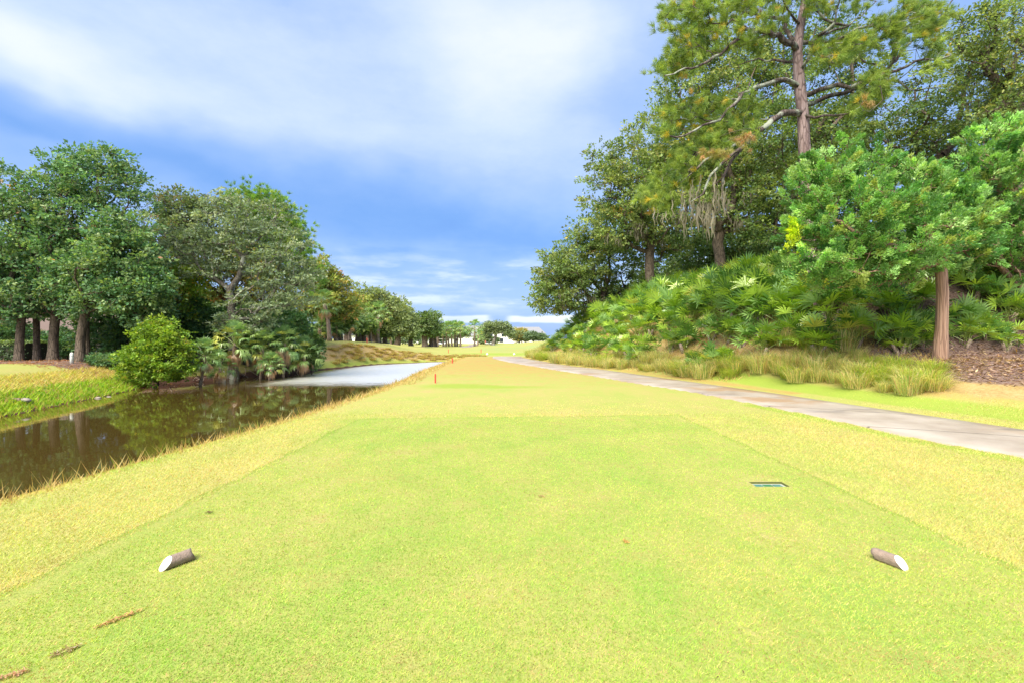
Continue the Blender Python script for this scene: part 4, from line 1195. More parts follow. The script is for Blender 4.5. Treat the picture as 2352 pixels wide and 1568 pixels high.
# small palmettos standing apart
for i, (px, Zz, sc_, lab) in enumerate([(1635, 18.8, .78, 'small palmetto standing alone among the pale grass tufts'), (1600, 19.4, .6, 'smaller palmetto hugging the lone one in the tufts'), (1668, 18.6, .5, 'tiny palmetto on the tufts side of the lone one'),
                                  (2215, 15.0, .7, 'low palmetto just past the cedar trunk'), (2262, 15.2, .62, 'low palmetto above the mulch bed'), (2310, 14.8, .66, 'low palmetto above the mulch, nearest to the frame\'s edge'),
                                  (2345, 15.6, .8, 'darker palmetto behind the mulch bed at the frame\'s edge'), (2240, 16.4, .95, 'taller palmetto in the shade behind the cedar trunk'), (2300, 17.0, 1.0, 'tall shaded palmetto below the second cedar'),
                                  (2200, 17.5, 1.05, 'tall shaded palmetto right behind the cedar trunk'), (2120, 15.2, .8, 'palmetto with hanging fronds against the cedar trunk'), (2085, 14.9, .72, 'palmetto one step before the cedar trunk')]):
    X = (px - CX) / F * Zz
    plant('saw_palmetto', [('foliage', pm_protos[(i * 3) % 7][0]), ('stem', pm_protos[(i * 3) % 7][1])], (X, Zz, ground(X, Zz) - .05), i * 1.3, sc_, lab, 'palmetto', None)


# cabbage palms
def palm_mesh(seed, n=34, R_=.72, pal=None, droop=.7, emin=-35, pet=(.8, 1.15)):
    rng = np.random.default_rng(seed); fans = []; dead = []
    pal = pal or [(5, (.12, .21, .08)), (4, (.17, .25, .09)), (2, (.085, .165, .06)), (1, (.25, .27, .06))]
    w = np.array([p[0] for p in pal]); w = w / w.sum()
    for i in range(n):
        a = i * 2.399 + rng.random() * .5; e = math.radians(emin + (88 - emin) * (i + .5) / n)
        d = np.array([math.cos(a) * math.cos(e), math.sin(a) * math.cos(e), math.sin(e)])
        fans.append(fan(np.array([0, 0, -.1]) + d * .08, d, R_ * rng.uniform(.85, 1.1), 17, 1.55, droop * (1.3 - .6 * max(0, math.sin(e))), .03, rng, rng.uniform(*pet), np.array(pal[rng.choice(len(pal), p=w)][1])))
    for i in range(9):
        a = rng.random() * 6.28; e = math.radians(rng.uniform(-80, -40)); d = np.array([math.cos(a) * math.cos(e), math.sin(a) * math.cos(e), math.sin(e)])
        dead.append(fan(np.array([0, 0, -.25]), d, R_ * .75, 11, .8, 1.4, .03, rng, rng.uniform(.35, .75), np.array((.30, .19, .12)) * rng.uniform(.7, 1.3), (.26, .17, .10)))
    return merge_fans(fans), merge_fans(dead)


cp = []
for i in range(4):
    (V, Fq, c), (V2, F2, c2) = palm_mesh(300 + i)
    a = mesh_np('crown', V, Fq, M_FROND, tint=c); b = mesh_np('dead_fronds', V2, F2, M_FROND, tint=c2)
    cp.append((a.data, b.data)); bpy.data.objects.remove(a); bpy.data.objects.remove(b)


def palm(label, px_base, px_top, py_crown, Z, R_scale, group=None, r=.17, i=0, cat='palm', name='cabbage_palm', dead=True):
    bx = (px_base - CX) / F * Z; bz = ground(bx, Z) - .05
    top = at(px_top, py_crown, Z); h = top[2] - bz
    root = empty(name, (bx, Z, bz)); tag(root, label, cat, group)
    mb = MB(); rng = np.random.default_rng(int(px_base * 10 + Z))
    u = np.linspace(0, 1, 9); dx = top[0] - bx
    pts = np.stack([dx * u ** 1.5 + rng.normal() * .06 * np.sin(u * 5), .1 * np.sin(u * 3), h * u], 1); pts[-1] = (dx, 0, h)
    mb.tube(pts, r * (1 + .35 * np.exp(-u * 9)) * np.linspace(1, .85, 9) * (1 + .05 * np.sin(np.arange(9) * 2.3)), 9)
    mb.build('trunk', M_PALMBARK, root, smooth_shade=True)
    o = bpy.data.objects.new('crown', cp[i % 4][0]); link(o, root); o.location = (dx, 0, h); o.scale = (R_scale,) * 3; o.rotation_euler = (0, 0, i * 1.7)
    if dead:
        o = bpy.data.objects.new('dead_fronds', cp[i % 4][1]); link(o, root); o.location = (dx, 0, h); o.scale = (R_scale,) * 3; o.rotation_euler = (0, 0, i * 2.1)
    return root


gb = 'palms leaning over the left bank'
for i, (a, b_, c, Zz, s_, lab) in enumerate([
        (455, 470, 815, 26.0, .50, 'pale bank palm peeking from behind the bright bush'),
        (500, 505, 842, 27.6, .46, 'lowest bank palm, fronds nearly in the water'),
        (535, 540, 788, 28.6, .70, 'bank palm with rusty dead fronds under its crown'),
        (600, 602, 800, 30.0, .66, 'bank palm with long drooping yellowish fronds'),
        (648, 655, 788, 31.0, .62, 'pale bank palm with a pinkish dead frond'),
        (615, 622, 838, 29.2, .42, 'tiny bright palm near the waterline'),
        (690, 700, 812, 32.0, .62, 'brightest yellow green bank palm next to the mown hill'),
        (570, 566, 740, 33.0, .66, 'blue green palm in the shade under the spreading oak')]):
    palm(lab, a, b_, c, Zz, s_ * 1.4, gb, .085, i)
gh = 'cabbage palms on the mown hill'
for i, (a, b_, c, Zz, s_, lab) in enumerate([
        (757, 745, 698, 46.5, 1.05, 'cabbage palm in front of the yellow green oak'),
        (735, 735, 755, 48, .85, 'low cabbage palm beside the mown hill'),
        (772, 770, 752, 50, .8, 'second low cabbage palm by the mown hill'),
        (805, 809, 735, 57, .9, 'cabbage palm half hidden in the dark grove'),
        (838, 833, 718, 66, 1.3, 'cabbage palm of the pair, with brown skirt'),
        (868, 868, 722, 67, 1.3, 'cabbage palm of the pair nearer to the cart, greener'),
        (852, 848, 745, 65, .85, 'short cabbage palm between the pair'),
        (897, 895, 768, 90, .6, 'little palm beside the leaning trunk')]):
    palm(lab, a, b_, c, Zz, s_, gh, .2, i)
gf = 'cabbage palms lining the far fairway'
for i, (a, b_, c, Zz, s_, lab) in enumerate([
        (1002, 1004, 741, 116, 1.55, 'tallest far palm, alone next to the parked cart'),
        (1006, 1007, 762, 118, 1.2, 'shorter palm in the tall far palm\'s shadow'),
        (1018, 1018, 762, 122, 1.2, 'far palm directly above the parked cart'),
        (1024, 1026, 757, 120, 1.5, 'first palm of the far row after the cart'),
        (1031, 1031, 755, 124, 1.5, 'second palm of the far row after the cart'),
        (1038, 1036, 756, 120, 1.5, 'third palm of the far row, thick trunk'),
        (1045, 1045, 755, 122, 1.6, 'fourth palm of the far row, roundest crown'),
        (1050, 1051, 758, 126, 1.4, 'fifth palm of the far row'),
        (1057, 1057, 756, 121, 1.5, 'last palm of the far row, yellowish edge'),
        (1090, 1090, 754, 126, 1.75, 'lone palm between the far row and the umbrella oak'),
        (1096, 1100, 770, 138, 1.2, 'curved small palm leaning by the lone far palm')]):
    palm(lab, a, b_, c, Zz, s_, gf, .24, i, dead=False)


# ---- grass tufts along the path
TUFT = [(4, (.50, .46, .25)), (3, (.33, .41, .15)), (3, (.58, .48, .32)), (3, (.20, .29, .09)), (1.5, (.34, .23, .14))]


def tuft_mesh(seed, n=520, h=.85, rad=.26, lean=1.05, pal=TUFT, wid=.009):
    rng = np.random.default_rng(seed)
    a = rng.random(n) * 6.283; r0 = rng.random(n) ** .7 * rad
    base = np.stack([r0 * np.cos(a), r0 * np.sin(a), np.zeros(n)], 1)
    a2 = a + rng.normal(size=n) * .5; ln = h * rng.uniform(.5, 1.15, n); le = lean * rng.uniform(.15, 1.0, n)
    outd = np.stack([np.cos(a2), np.sin(a2), np.zeros(n)], 1)
    mid = base + outd * (ln * le * .3)[:, None] + np.array([0, 0, 1]) * (ln * .6)[:, None]
    tip = base + outd * (ln * le * .95)[:, None] + np.array([0, 0, 1]) * (ln * (1.0 - .45 * le))[:, None]
    s = np.stack([-np.sin(a2 + rng.normal(size=n)), np.cos(a2), np.zeros(n)], 1); s = unit(s) * wid * .5
    V = np.stack([base - s, base + s, mid - s * .9, mid + s * .9, tip], 1).reshape(-1, 3)
    i5 = np.arange(n)[:, None] * 5
    w = np.array([p[0] for p in pal], float); w /= w.sum(); cs = np.array([p[1] for p in pal], float)
    c = cs[rng.choice(len(pal), n, p=w)] * (1 + rng.normal(size=(n, 1)) * .12)
    return V, [i5 + np.array([[0, 1, 3, 2]]), i5 + np.array([[2, 3, 4]])], np.repeat(np.clip(c, .01, .9), 5, axis=0)


tufts = []
for i in range(6):
    V, Fq, c = tuft_mesh(400 + i, pal=TUFT if i < 4 else [(3, (.34, .40, .08)), (2, (.20, .30, .05)), (1, (.40, .33, .12))])
    o = mesh_np('grass_tuft', V, Fq, M_TUFT, tint=c); tufts.append(o.data); bpy.data.objects.remove(o)
rng = np.random.default_rng(123)
cnt = 0
pts = []
for s_i in range(0, 200):
    yy = PRr[s_i][1]
    if not (8.5 < yy < 47): continue
    for dd in (([1.6, 2.1, 2.6, 3.1] if yy < 17 else [.9, 1.3, 1.7]) if yy < 24 else [.55, .95, 1.35]):
        p = PRr[s_i] + NRM[s_i] * (dd + rng.normal() * .14) + rng.normal(size=2) * .08
        px = CX + p[0] / p[1] * F
        if px > 2165 or px < 1180: continue
        if any((p[0] - q[0]) ** 2 + (p[1] - q[1]) ** 2 < (.36 if yy < 20 else .5) ** 2 for q in pts): continue
        pts.append(p)
print('tufts', len(pts))
if len(pts) > 285:
    pts.sort(key=lambda q: q[1]); pts = pts[:285]
for i, p in enumerate(pts):
    o = bpy.data.objects.new('grass_tuft', tufts[rng.integers(0, 6)]); link(o)
    o.location = (p[0], p[1], ground(p[0], p[1]) - .03); o.rotation_euler = (0, 0, rng.random() * 6.28)
    s_ = rng.uniform(.55, 1.2); o.scale = (s_ * 1.15, s_ * 1.15, s_ * rng.uniform(.65, 1.05))
    tag(o, 'tuft of tan and green ornamental grass between path and palmettos', 'grass tuft', 'grass tufts along the cart path')

# rusty clumps of dead grass on the far channel bank
rng = np.random.default_rng(321)
BRO = [(3, (.36, .24, .15)), (4, (.42, .34, .18)), (1, (.27, .17, .11)), (3, (.34, .38, .12))]
btuft = []
for i in range(3):
    V, Fq, c = tuft_mesh(450 + i, 300, .75, .5, 1.0, BRO, .03)
    o = mesh_np('grass_clump', V, Fq, M_TUFT, tint=c); btuft.append(o.data); bpy.data.objects.remove(o)
k_ = 0
for q in resample(np.array([(-14.9, 41), (-13.4, 45.0), (-12.0, 47.0), (-8.6, 51.2), (-5.5, 53.0), (-3.0, 52.0)]), 34):
    for dd in (.9, 1.9, 2.9):
        p = q + np.array([-.55, .83]) * (dd - .6 + rng.normal() * .2) + rng.normal(size=2) * .2
        if poly_sd(p[None], CHAN)[0] < .5: continue
        o = bpy.data.objects.new('grass_clump', btuft[k_ % 3]); link(o); k_ += 1
        o.location = (p[0], p[1], ground(*p) - .04); s_ = rng.uniform(.4, .85) ; o.scale = (s_, s_, s_ * .6); o.rotation_euler = (0, 0, rng.random() * 6)
        tag(o, 'rusty dead grass clump on the bank of the far channel', 'grass clump', 'rusty grass clumps on the far channel bank')


# ---- loose grass nobody could count
_ph = np.random.default_rng(31).random((14, 4))
def patch(X, Y, f0=.5, f1=4.0):
    v = 0
    for i, (a, b, c, d) in enumerate(_ph):
        f = f0 * (f1 / f0) ** (i / 13); th = a * 6.283
        v = v + np.sin((X * math.cos(th) + Y * math.sin(th)) * f * 2 + b * 6.283 + 1.5 * np.sin((X * math.sin(th) - Y * math.cos(th)) * f * 1.3 + c * 6.283))
    return v / 14 ** .5


def blades(name, label, X, Y, Zb, H, wid, pal, rng, lean=.5, mat=None, mott=0):
    n = len(X); a = rng.random(n) * 6.283
    base = np.stack([X, Y, Zb], 1)
    H = np.broadcast_to(H, n) * rng.uniform(.5, 1.3, n)
    tip = base + np.stack([np.cos(a) * H * lean * rng.random(n), np.sin(a) * H * lean * rng.random(n), H], 1)
    s = np.stack([-np.sin(a + 1), np.cos(a + 1), np.zeros(n)], 1) * (np.broadcast_to(wid, n) * .5)[:, None]
    V = np.stack([base - s, base + s, tip], 1).reshape(-1, 3)
    w = np.array([p[0] for p in pal], float); w /= w.sum(); cs = np.array([p[1] for p in pal], float)
    c = cs[rng.choice(len(pal), n, p=w)] * (1 + rng.normal(size=(n, 1)) * .12)
    if mott:
        pa = (.7 * patch(X, Y) + .9 * patch(X * 1.1, Y * .22, .8, 3))[:, None] * mott; pb = patch(Y + 40, X, 1.5, 9)[:, None] * mott
        c = c * (1 + .5 * pb) * (1 + pa * np.array([[.9, .12, .9]]))
    o = mesh_np(name, V, np.arange(n * 3).reshape(n, 3), mat or M_GRASS, tint=np.repeat(np.clip(c, .01, .95), 3, axis=0))
    return tag(o, label, 'grass', kind='stuff')


rng = np.random.default_rng(555)
PATCHF = lambda q: .75 * patch(q[:, 0] + 9, q[:, 1] * 1.5, 1.2, 7) + .35 * np.exp(-((q[:, 0] + 1.2) / 1.4) ** 2)
# turf close to the camera
n = 420000
Yb = 1.6 * (14.0 / 1.6) ** (rng.random(n) ** 1.15); Xb = (rng.random(n) * 2 - 1) * (Yb * 1.12 + .6) * np.exp(np.abs(rng.normal(size=n)) * .22)
m_ = 170000
Yb = np.concatenate([Yb, rng.random(m_) ** .8 * 12 - 1.5]); Xb = np.concatenate([Xb, rng.random(m_) * 18 - 7.5]); n = n + m_
Pb = np.stack([Xb, Yb], 1); td = poly_sd(Pb, TEE)
f3 = fields(Pb)
ok = (rng.random(n) > smooth((Yb - 8.5) / 5.5)) & (rng.random(n) > smooth((-Yb + .5) / 2)) & (Xb < 10.5) & (f3['chan'] > .4) & (poly_sd(Pb, PATH_POLY) > .03) & ~((Xb > SX0 - .02) & (Xb < SX1 + .02) & (Yb > SY0 - .02) & (Yb < SY1 + .02))
Pb, td, zb = Pb[ok], td[ok], f3['z'][ok]; zb = zb - .018 * smooth(-td / .12)
tee_m = td < rng.normal(size=len(td)) * .05 + .07 * np.sin(Pb[:, 1] * 1.9 + 2 * np.sin(Pb[:, 0] * 1.3)) * np.sin(Pb[:, 0] * 2.3 + 1)
TEEP = [(6, (.32, .48, .08)), (4, (.42, .51, .11)), (2, (.53, .49, .18)), (.5, (.55, .38, .19)), (.2, (.22, .15, .07)), (2, (.27, .44, .07))]
RGHP = [(4, (.50, .49, .16)), (3, (.55, .47, .19)), (3, (.41, .49, .11)), (1, (.62, .48, .26)), (.3, (.28, .19, .09))]
# patches where the thin turf shows dead thatch
pn = PATCHF(Pb) + rng.normal(size=len(Pb)) * .35
for nm, msk, pal, lab, hh in (('turf_blades', tee_m & (pn < .9), TEEP, 'short green turf blades of the tee', .016), ('thatch_blades', tee_m & (pn >= .9), [(3, (.48, .38, .17)), (2, (.40, .26, .13)), (1, (.26, .17, .08)), (2, (.36, .42, .09))], 'dry thatch bits scattered through the tee\'s turf', .012),
                              ('rough_blades', ~tee_m, RGHP, 'short straw yellow grass around the tee', .024)):
    q = Pb[msk]
    blades(nm, lab, q[:, 0], q[:, 1], zb[msk] - .002, hh, .0035 + .0007 * q[:, 1], pal, rng, 1.6, mott=.13)
# the tan fringe along the brink of the near bank
n = 16000
Yb = rng.uniform(3.5, 44, n); cq2 = resample(CHAN[:9], 400)
xe = np.interp(Yb, cq2[:, 1], cq2[:, 0])
dd = rng.random(n) ** .8 * 1.7 * np.where(Yb > 17, 1.3, 1.0)
Xb = xe + dd
zz_ = ground_many(Xb, Yb)
ok = rng.random(n) < np.where(Yb > 20, .6, 1)
blades('bank_grass', 'straw coloured uncut grass fringing the near bank', Xb[ok], Yb[ok], zz_[ok] - .01, np.where(dd < 1.2, .12, .05)[ok] * rng.choice([1, 1, 1, 1.9], ok.sum()), .012 + .0008 * Yb[ok],
       [(4, (.50, .38, .16)), (2, (.42, .28, .12)), (1, (.30, .36, .08)), (1, (.55, .46, .25))], rng, 1.0)
# green weeds on the left shore, tan grass above
n = 15000
q = resample(CHAN[14:18][::-1], 400); k_ = rng.integers(0, 400, n); off = rng.random(n) ** 1.3 * 3.2
Xb = q[k_, 0] - off * .95 + rng.normal(size=n) * .1; Yb = q[k_, 1] + off * .25 + rng.normal(size=n) * .1
zz_ = ground_many(Xb, Yb); ok = poly_sd(np.stack([Xb, Yb], 1), CHAN) > -.25
low = off < 1.5
blades('shore_weeds', 'vivid green weeds along the left shoreline', Xb[ok & low], Yb[ok & low], zz_[ok & low], .16, .045, [(4, (.27, .42, .02)), (3, (.18, .34, .03)), (2, (.42, .42, .08)), (1, (.35, .22, .1))], rng, 1.2)
blades('bank_grass', 'windblown straw yellow grass above the left shore weeds', Xb[ok & ~low], Yb[ok & ~low], zz_[ok & ~low], .16, .035, [(4, (.50, .46, .12)), (3, (.50, .36, .16)), (1, (.34, .42, .06))], rng, 1.6)
# dry grass on the berm's face behind the tufts
n = 30000
sI = rng.integers(20, 185, n); dd = .5 + rng.random(n) * 4.2
p = PRr[sI] + NRM[sI] * dd[:, None] + rng.normal(size=(n, 2)) * .15
ok = (right_sd(p) > .5) & (p[:, 1] > 8) & (p[:, 1] < 45) & ~((p[:, 1] < 17) & (right_sd(p) < 1.8)) & (CX + p[:, 0] / p[:, 1] * F < 2170)
p = p[ok]
blades('berm_grass', 'dry tan grass covering the foot of the berm', p[:, 0], p[:, 1], ground_many(p[:, 0], p[:, 1]) - .01, .17, .028, [(4, (.50, .36, .16)), (3, (.44, .27, .12)), (2, (.42, .40, .12)), (1, (.28, .16, .09))], rng, 1.3)
# leaf litter: twigs and curled leaves
def litter(name, label, X, Y, L, pal, rng, lift=.01):
    n = len(X); C = np.stack([X, Y, ground_many(X, Y) + lift], 1)
    V, Fq = leaf_quads(C, unit(rng.normal(size=(n, 3)) * [1, 1, .25]), unit(rng.normal(size=(n, 3)) * .5 + [0, 0, 1]), L * rng.uniform(.5, 1.6, n), L * .3 * rng.uniform(.4, 1.3, n), .2)
    w = np.array([p_[0] for p_ in pal], float); w /= w.sum(); cs = np.array([p_[1] for p_ in pal], float)
    c = cs[rng.choice(len(pal), n, p=w)] * (1 + rng.normal(size=(n, 1)) * .15)
    o = mesh_np(name, V, Fq, M_GRASS, tint=np.repeat(np.clip(c, .01, .95), 4, axis=0))
    return tag(o, label, 'litter', kind='stuff')
LIT = [(3, (.34, .24, .20)), (3, (.22, .13, .10)), (2, (.50, .38, .26)), (1, (.12, .07, .05)), (.5, (.45, .27, .08))]
n = 14000
X = rng.normal(size=n) * 2.5 + 14.0; Y = rng.normal(size=n) * 1.7 + 13.0
ok = (right_sd(np.stack([X, Y], 1)) > 2.5) & (X > 11.2); X, Y = X[ok], Y[ok]
litter('mulch_litter', 'brown leaf and twig mulch around the cedar foot', X, Y, .12, LIT, rng, .015)
n = 5000
X = rng.uniform(-34, -18.5, n); Y = rng.uniform(22.5, 29, n)
litter('leaf_litter', 'reddish fallen leaves under the left bank oaks', X, Y, .14, [(3, (.34, .17, .10)), (2, (.22, .11, .08)), (1, (.45, .32, .2))], rng, .015)
# brown bits lying on the tee
n = 26000
Y = 2.0 + rng.random(n) ** 1.3 * 6.5; X = (rng.random(n) * 2 - 1) * Y * 1.05
kx = np.clip(.10 + .55 * np.exp(-((X + .9 - (Y - 3) * .05) / .8) ** 2) * (Y < 6) + .25 * patch(X, Y, 1.0, 5), 0, 1) * np.where(np.abs(X) < 3.6, 1, .5)
ok = (rng.random(n) < kx * .6) & (X < 8) & (X > -5.0)
litter('grass_clippings', 'brown curled clippings lying on the tee', X[ok], Y[ok], .017, [(2, (.20, .12, .06)), (4, (.42, .28, .14)), (1, (.11, .07, .04))], rng, .012)


# ------------------------------------------------------------------ things on the course
# tee markers: short logs cut slantwise, the cut painted white
M_LOG = mat_plain('log_bark', (.235, .18, .155), .9, .55, 26, bumps=.8)
M_WHITE = mat_plain('white_paint', (.78, .78, .78), .5, .02, 20, bumps=.05)


def tee_log(label, x, y, heading, L=.165, r=.044):
    """heading: direction (in plan) in which the painted end points"""
    root = empty('tee_marker', (x, y, ground(x, y) - .018 - .006), heading); tag(root, label, 'tee marker', 'log tee markers')
    k_ = 28; a = np.arange(k_) * 2 * math.pi / k_
    rng = np.random.default_rng(int(abs(x) * 100))
    lump = 1 + .03 * np.sin(a * 3 + 1) + .02 * np.sin(a * 7)
    ring = np.stack([np.zeros(k_), np.cos(a) * r * lump, r + np.sin(a) * r * lump], 1)
    rows_ = []
    for u in np.linspace(0, 1, 9):
        q = ring.copy(); slant = (ring[:, 2] / (2 * r))           # cut leans back: top shorter than bottom
        x0 = -L * .5 + .012 * np.sin(a * 2); x1 = L * .5 + .075 * (1 - slant) - .03
        q[:, 0] = x0 * (1 - u) + x1 * u
        q[:, 1:] = (q[:, 1:] - [0, r]) * (1 + .015 * math.sin(u * 9)) + [0, r]
        rows_.append(q)
    V = np.concatenate(rows_); ii = np.arange(9 * k_).reshape(9, k_); jj = np.roll(ii, -1, axis=1)
    fq_ = np.stack([ii[:-1], jj[:-1], jj[1:], ii[1:]], -1).reshape(-1, 4)
    mesh_np('log', V, [fq_, ii[0][None, ::-1]], M_LOG, root, smooth_shade=True)
    end = rows_[-1]; cen = end.mean(0); inner = cen + (end - cen) * .985 + np.array([.001, 0, 0])
    out_ = cen + (end - cen) * .97 + np.array([.004, 0, .002])
    V = np.concatenate([inner, out_]); i1 = np.arange(k_); i2 = i1 + k_
    fq_ = np.stack([i1, np.roll(i1, -1), np.roll(i2, -1), i2], -1)
    mesh_np('painted_face', V, [fq_, i2[None]], M_WHITE, root)


def flat_at(px, py):
    Zz = F * (CAMZ + .018) / (py - HY); return (px - CX) / F * Zz, Zz
xl, yl = flat_at(412, 1294); xr, yr = flat_at(2038, 1292)
tee_log('log tee marker near the water side, white cut end turned to the camera', xl, yl, math.radians(-118))
tee_log('log tee marker near the path side, white cut end turned to the camera', xr, yr, math.radians(-66))

# the sunken yardage plate
sg = empty('yardage_plate', ((SX0 + SX1) / 2, (SY0 + SY1) / 2, -.018)); tag(sg, 'small pale teal and green plate sunk into the tee turf', 'ground plate')
hw, hd_ = (SX1 - SX0) / 2 - .001, (SY1 - SY0) / 2 - .001
M_SOILW = mat_plain('cut_turf', (.10, .12, .03), .95, .4, 40)
mb = MB()
mb.box(-hw - .02, -hw, -hd_ - .02, hd_ + .02, -.10, -.006).box(hw, hw + .02, -hd_ - .02, hd_ + .02, -.10, -.006).box(-hw, hw, hd_, hd_ + .02, -.10, -.006).box(-hw, hw, -hd_ - .02, -hd_, -.10, -.006)
mb.build('turf_edge', M_SOILW, sg)
mb = MB(); mb.box(-hw, hw, -hd_, hd_, -.10, -.024); mb.build('plate', mat_plain('plate_white', (.36, .38, .37), .4, .05), sg)
for nm, col, (a, b_, c_, d2) in (('teal_panel', (.05, .17, .16), (-.16, -.07, -.075, .05)), ('green_panel', (.03, .16, .08), (-.055, .045, -.075, .05)), ('teal_panel', (.06, .18, .17), (.06, .15, -.075, .05))):
    mb = MB(); mb.box(a, b_, c_, d2, -.0235, -.019); mb.build(nm, mat_plain(nm, col, .4, .08), sg)
mb = MB(); mb.box(-.165, .155, -.079, -.076, -.0235, -.017); mb.build('rim', mat_plain('plate_rim', (.3, .32, .33), .5), sg)

# red hazard stakes
M_RED = mat_plain('red_paint', (.50, .045, .03), .55, .1)


def stake(label, px, py, Z, h=.42, w=.045):
    X = (px - CX) / F * Z; zg = CAMZ - (py - HY) / F * Z if py else ground(X, Z)
    zg = ground(X, Z)
    root = empty('hazard_stake', (X, Z, zg)); tag(root, label, 'stake', 'red hazard stakes')
    mb = MB(); mb.box(-w / 2, w / 2, -w / 2, w / 2, -.1, h - .03)
    V = [(-w / 2, -w / 2, h - .03), (w / 2, -w / 2, h - .03), (w / 2, w / 2, h - .03), (-w / 2, w / 2, h - .03), (0, 0, h)]
    mb.add(V, [(0, 1, 4), (1, 2, 4), (2, 3, 4), (3, 0, 4)])
    bevel(mb.build('post', M_RED, root), .004, 1)
stake('red stake standing nearest, on the brink before the ripples', 1000, 0, 17.6, .36, .05)
stake('red stake second nearest, where the near bank meets the channel\'s end', 1039, 0, 31.5, .36, .07)
stake('red stake on the far bank, in front of the paired palms', 843, 0, 49.5, .5, .07)
stake('faint red stake on the far bank between cart and channel', 1030, 0, 62, .5, .07)
stake('red stake out on the far fairway, alone on green grass', 1105, 0, 64, .55, .08)
# far white tee markers
for px, lab in ((1119, 'small white ball marker on the far fairway nearer the red stake'), (1181, 'small white ball marker on the far fairway nearer the path bend')):
    Z = 55; X = (px - CX) / F * Z
    root = empty('ball_marker', (X, Z, ground(X, Z))); tag(root, lab, 'tee marker', 'white ball markers')
    mb = MB(); th = np.linspace(-1.45, 1.57, 9); mb.tube([(0, 0, .13 + .13 * math.sin(t_)) for t_ in th], [max(.004, .13 * math.cos(t_)) for t_ in th], 14); mb.build('ball', M_WHITE, root, smooth_shade=True)
    mb = MB(); mb.tube([(0, 0, -.1), (0, 0, .02)], [.02, .02], 8); mb.build('spike', M_WHITE, root)
# short white post under the oaks
X = (165 - CX) / F * 25.6; root = empty('utility_post', (X, 25.6, ground(X, 25.6))); tag(root, 'short round-topped white post at the foot of the forked oak', 'post')
mb = MB(); mb.tube([(0, 0, -.1), (0, 0, .3), (0, 0, .5), (0, 0, .55), (0, 0, .575)], [.085, .085, .085, .065, .02], 18); mb.build('post', mat_plain('weathered_white', (.62, .66, .64), .6, .1), root, smooth_shade=True)
mb = MB(); mb.tube([(0, 0, .36), (0, 0, .39)], [.089, .089], 18); mb.build('band', mat_plain('grey_band', (.32, .34, .34), .6), root)
# golf ball-sized white bit, pebble and the scraped divots on the tee
x1, y1 = flat_at(544, 1276)
def soil_patch(name, label, px, py, L, w, rot, pal, n, seed):
    x, y = flat_at(px, py); rng = np.random.default_rng(seed)
    n = int(n * .6); u = (rng.random(n) - .5) * L; v = (rng.random(n) - .5) * w * np.cos(u / L * 3)
    X = x + u * math.cos(rot) - v * math.sin(rot); Y = y + u * math.sin(rot) + v * math.cos(rot)
    C = np.stack([X, Y, ground_many(X, Y) - .008 + rng.random(n) * .008], 1)
    V, Fq = leaf_quads(C, unit(rng.normal(size=(n, 3)) * [1, 1, .3]), unit(rng.normal(size=(n, 3)) * .5 + [0, 0, 1]), .02 * rng.uniform(.5, 1.5, n), .007, .2)
    w_ = np.array([p_[0] for p_ in pal], float); w_ /= w_.sum(); cs = np.array([p_[1] for p_ in pal], float)
    c = cs[rng.choice(len(pal), n, p=w_)] * (1 + rng.normal(size=(n, 1)) * .15)
    o = mesh_np(name, V, Fq, M_GRASS, tint=np.repeat(np.clip(c, .01, .9), 4, axis=0)); tag(o, label, 'divot')
soil_patch('divot', 'long reddish scrape in the tee turf near the corner of the picture', 270, 1424, .22, .022, .95, [(3, (.58, .34, .20)), (1, (.42, .25, .14)), (1.5, (.42, .46, .12))], 300, 1)
soil_patch('divot', 'dark brown torn clump lying beside the reddish scrape', 152, 1497, .11, .05, .95, [(2, (.26, .17, .10)), (2, (.40, .30, .18)), (1, (.5, .44, .34)), (2, (.40, .45, .12))], 200, 2)
soil_patch('divot', 'pinkish scrape at the bottom edge, nearest of all', 20, 1556, .14, .02, .6, [(3, (.5, .30, .22))], 160, 3)
soil_patch('divot', 'small orange fleck in the middle of the tee', 1438, 1246, .06, .02, 2.0, [(3, (.52, .3, .12))], 70, 4)
soil_patch('divot', 'small brown scrape in front of the water side log', 480, 1178, .04, .015, .1, [(3, (.14, .08, .05))], 60, 5)
soil_patch('divot', 'faint tan scrape between both logs', 1243, 1141, .06, .015, .2, [(3, (.45, .32, .18))], 60, 6)

# snags, roots and dead fronds at the left shore
M_DRIFT = mat_bark('driftwood', (.26, .19, .16), (.45, .36, .31), 9)
X = (520 - CX) / F * 28.9
root = empty('bleached_stump', (X, 28.7, WATER_Z - .02)); tag(root, 'pale flared stump with bent branch, standing in the water', 'stump')
mb = MB(); mb.tube([(0, 0, -.1), (0, 0, .03), (0, 0, .22), (.0, 0, .42), (-.04, 0, .62)], [.17, .165, .12, .05, .035], 12); mb.build('trunk', mat_plain('bleached_wood', (.62, .56, .52), .7, .15, 6), root, smooth_shade=True)
mb = MB(); mb.tube([(-.04, 0, .6), (-.10, .02, .85), (-.24, .05, 1.05), (-.10, .1, 1.3), (-.2, .1, 1.6)], [.035, .03, .026, .022, .012], 7).tube([(-.16, .04, .95), (-.32, .02, 1.25), (-.30, 0, 1.5)], [.022, .018, .01], 6); mb.build('branch', M_DRIFT, root, smooth_shade=True)
rng = np.random.default_rng(64)
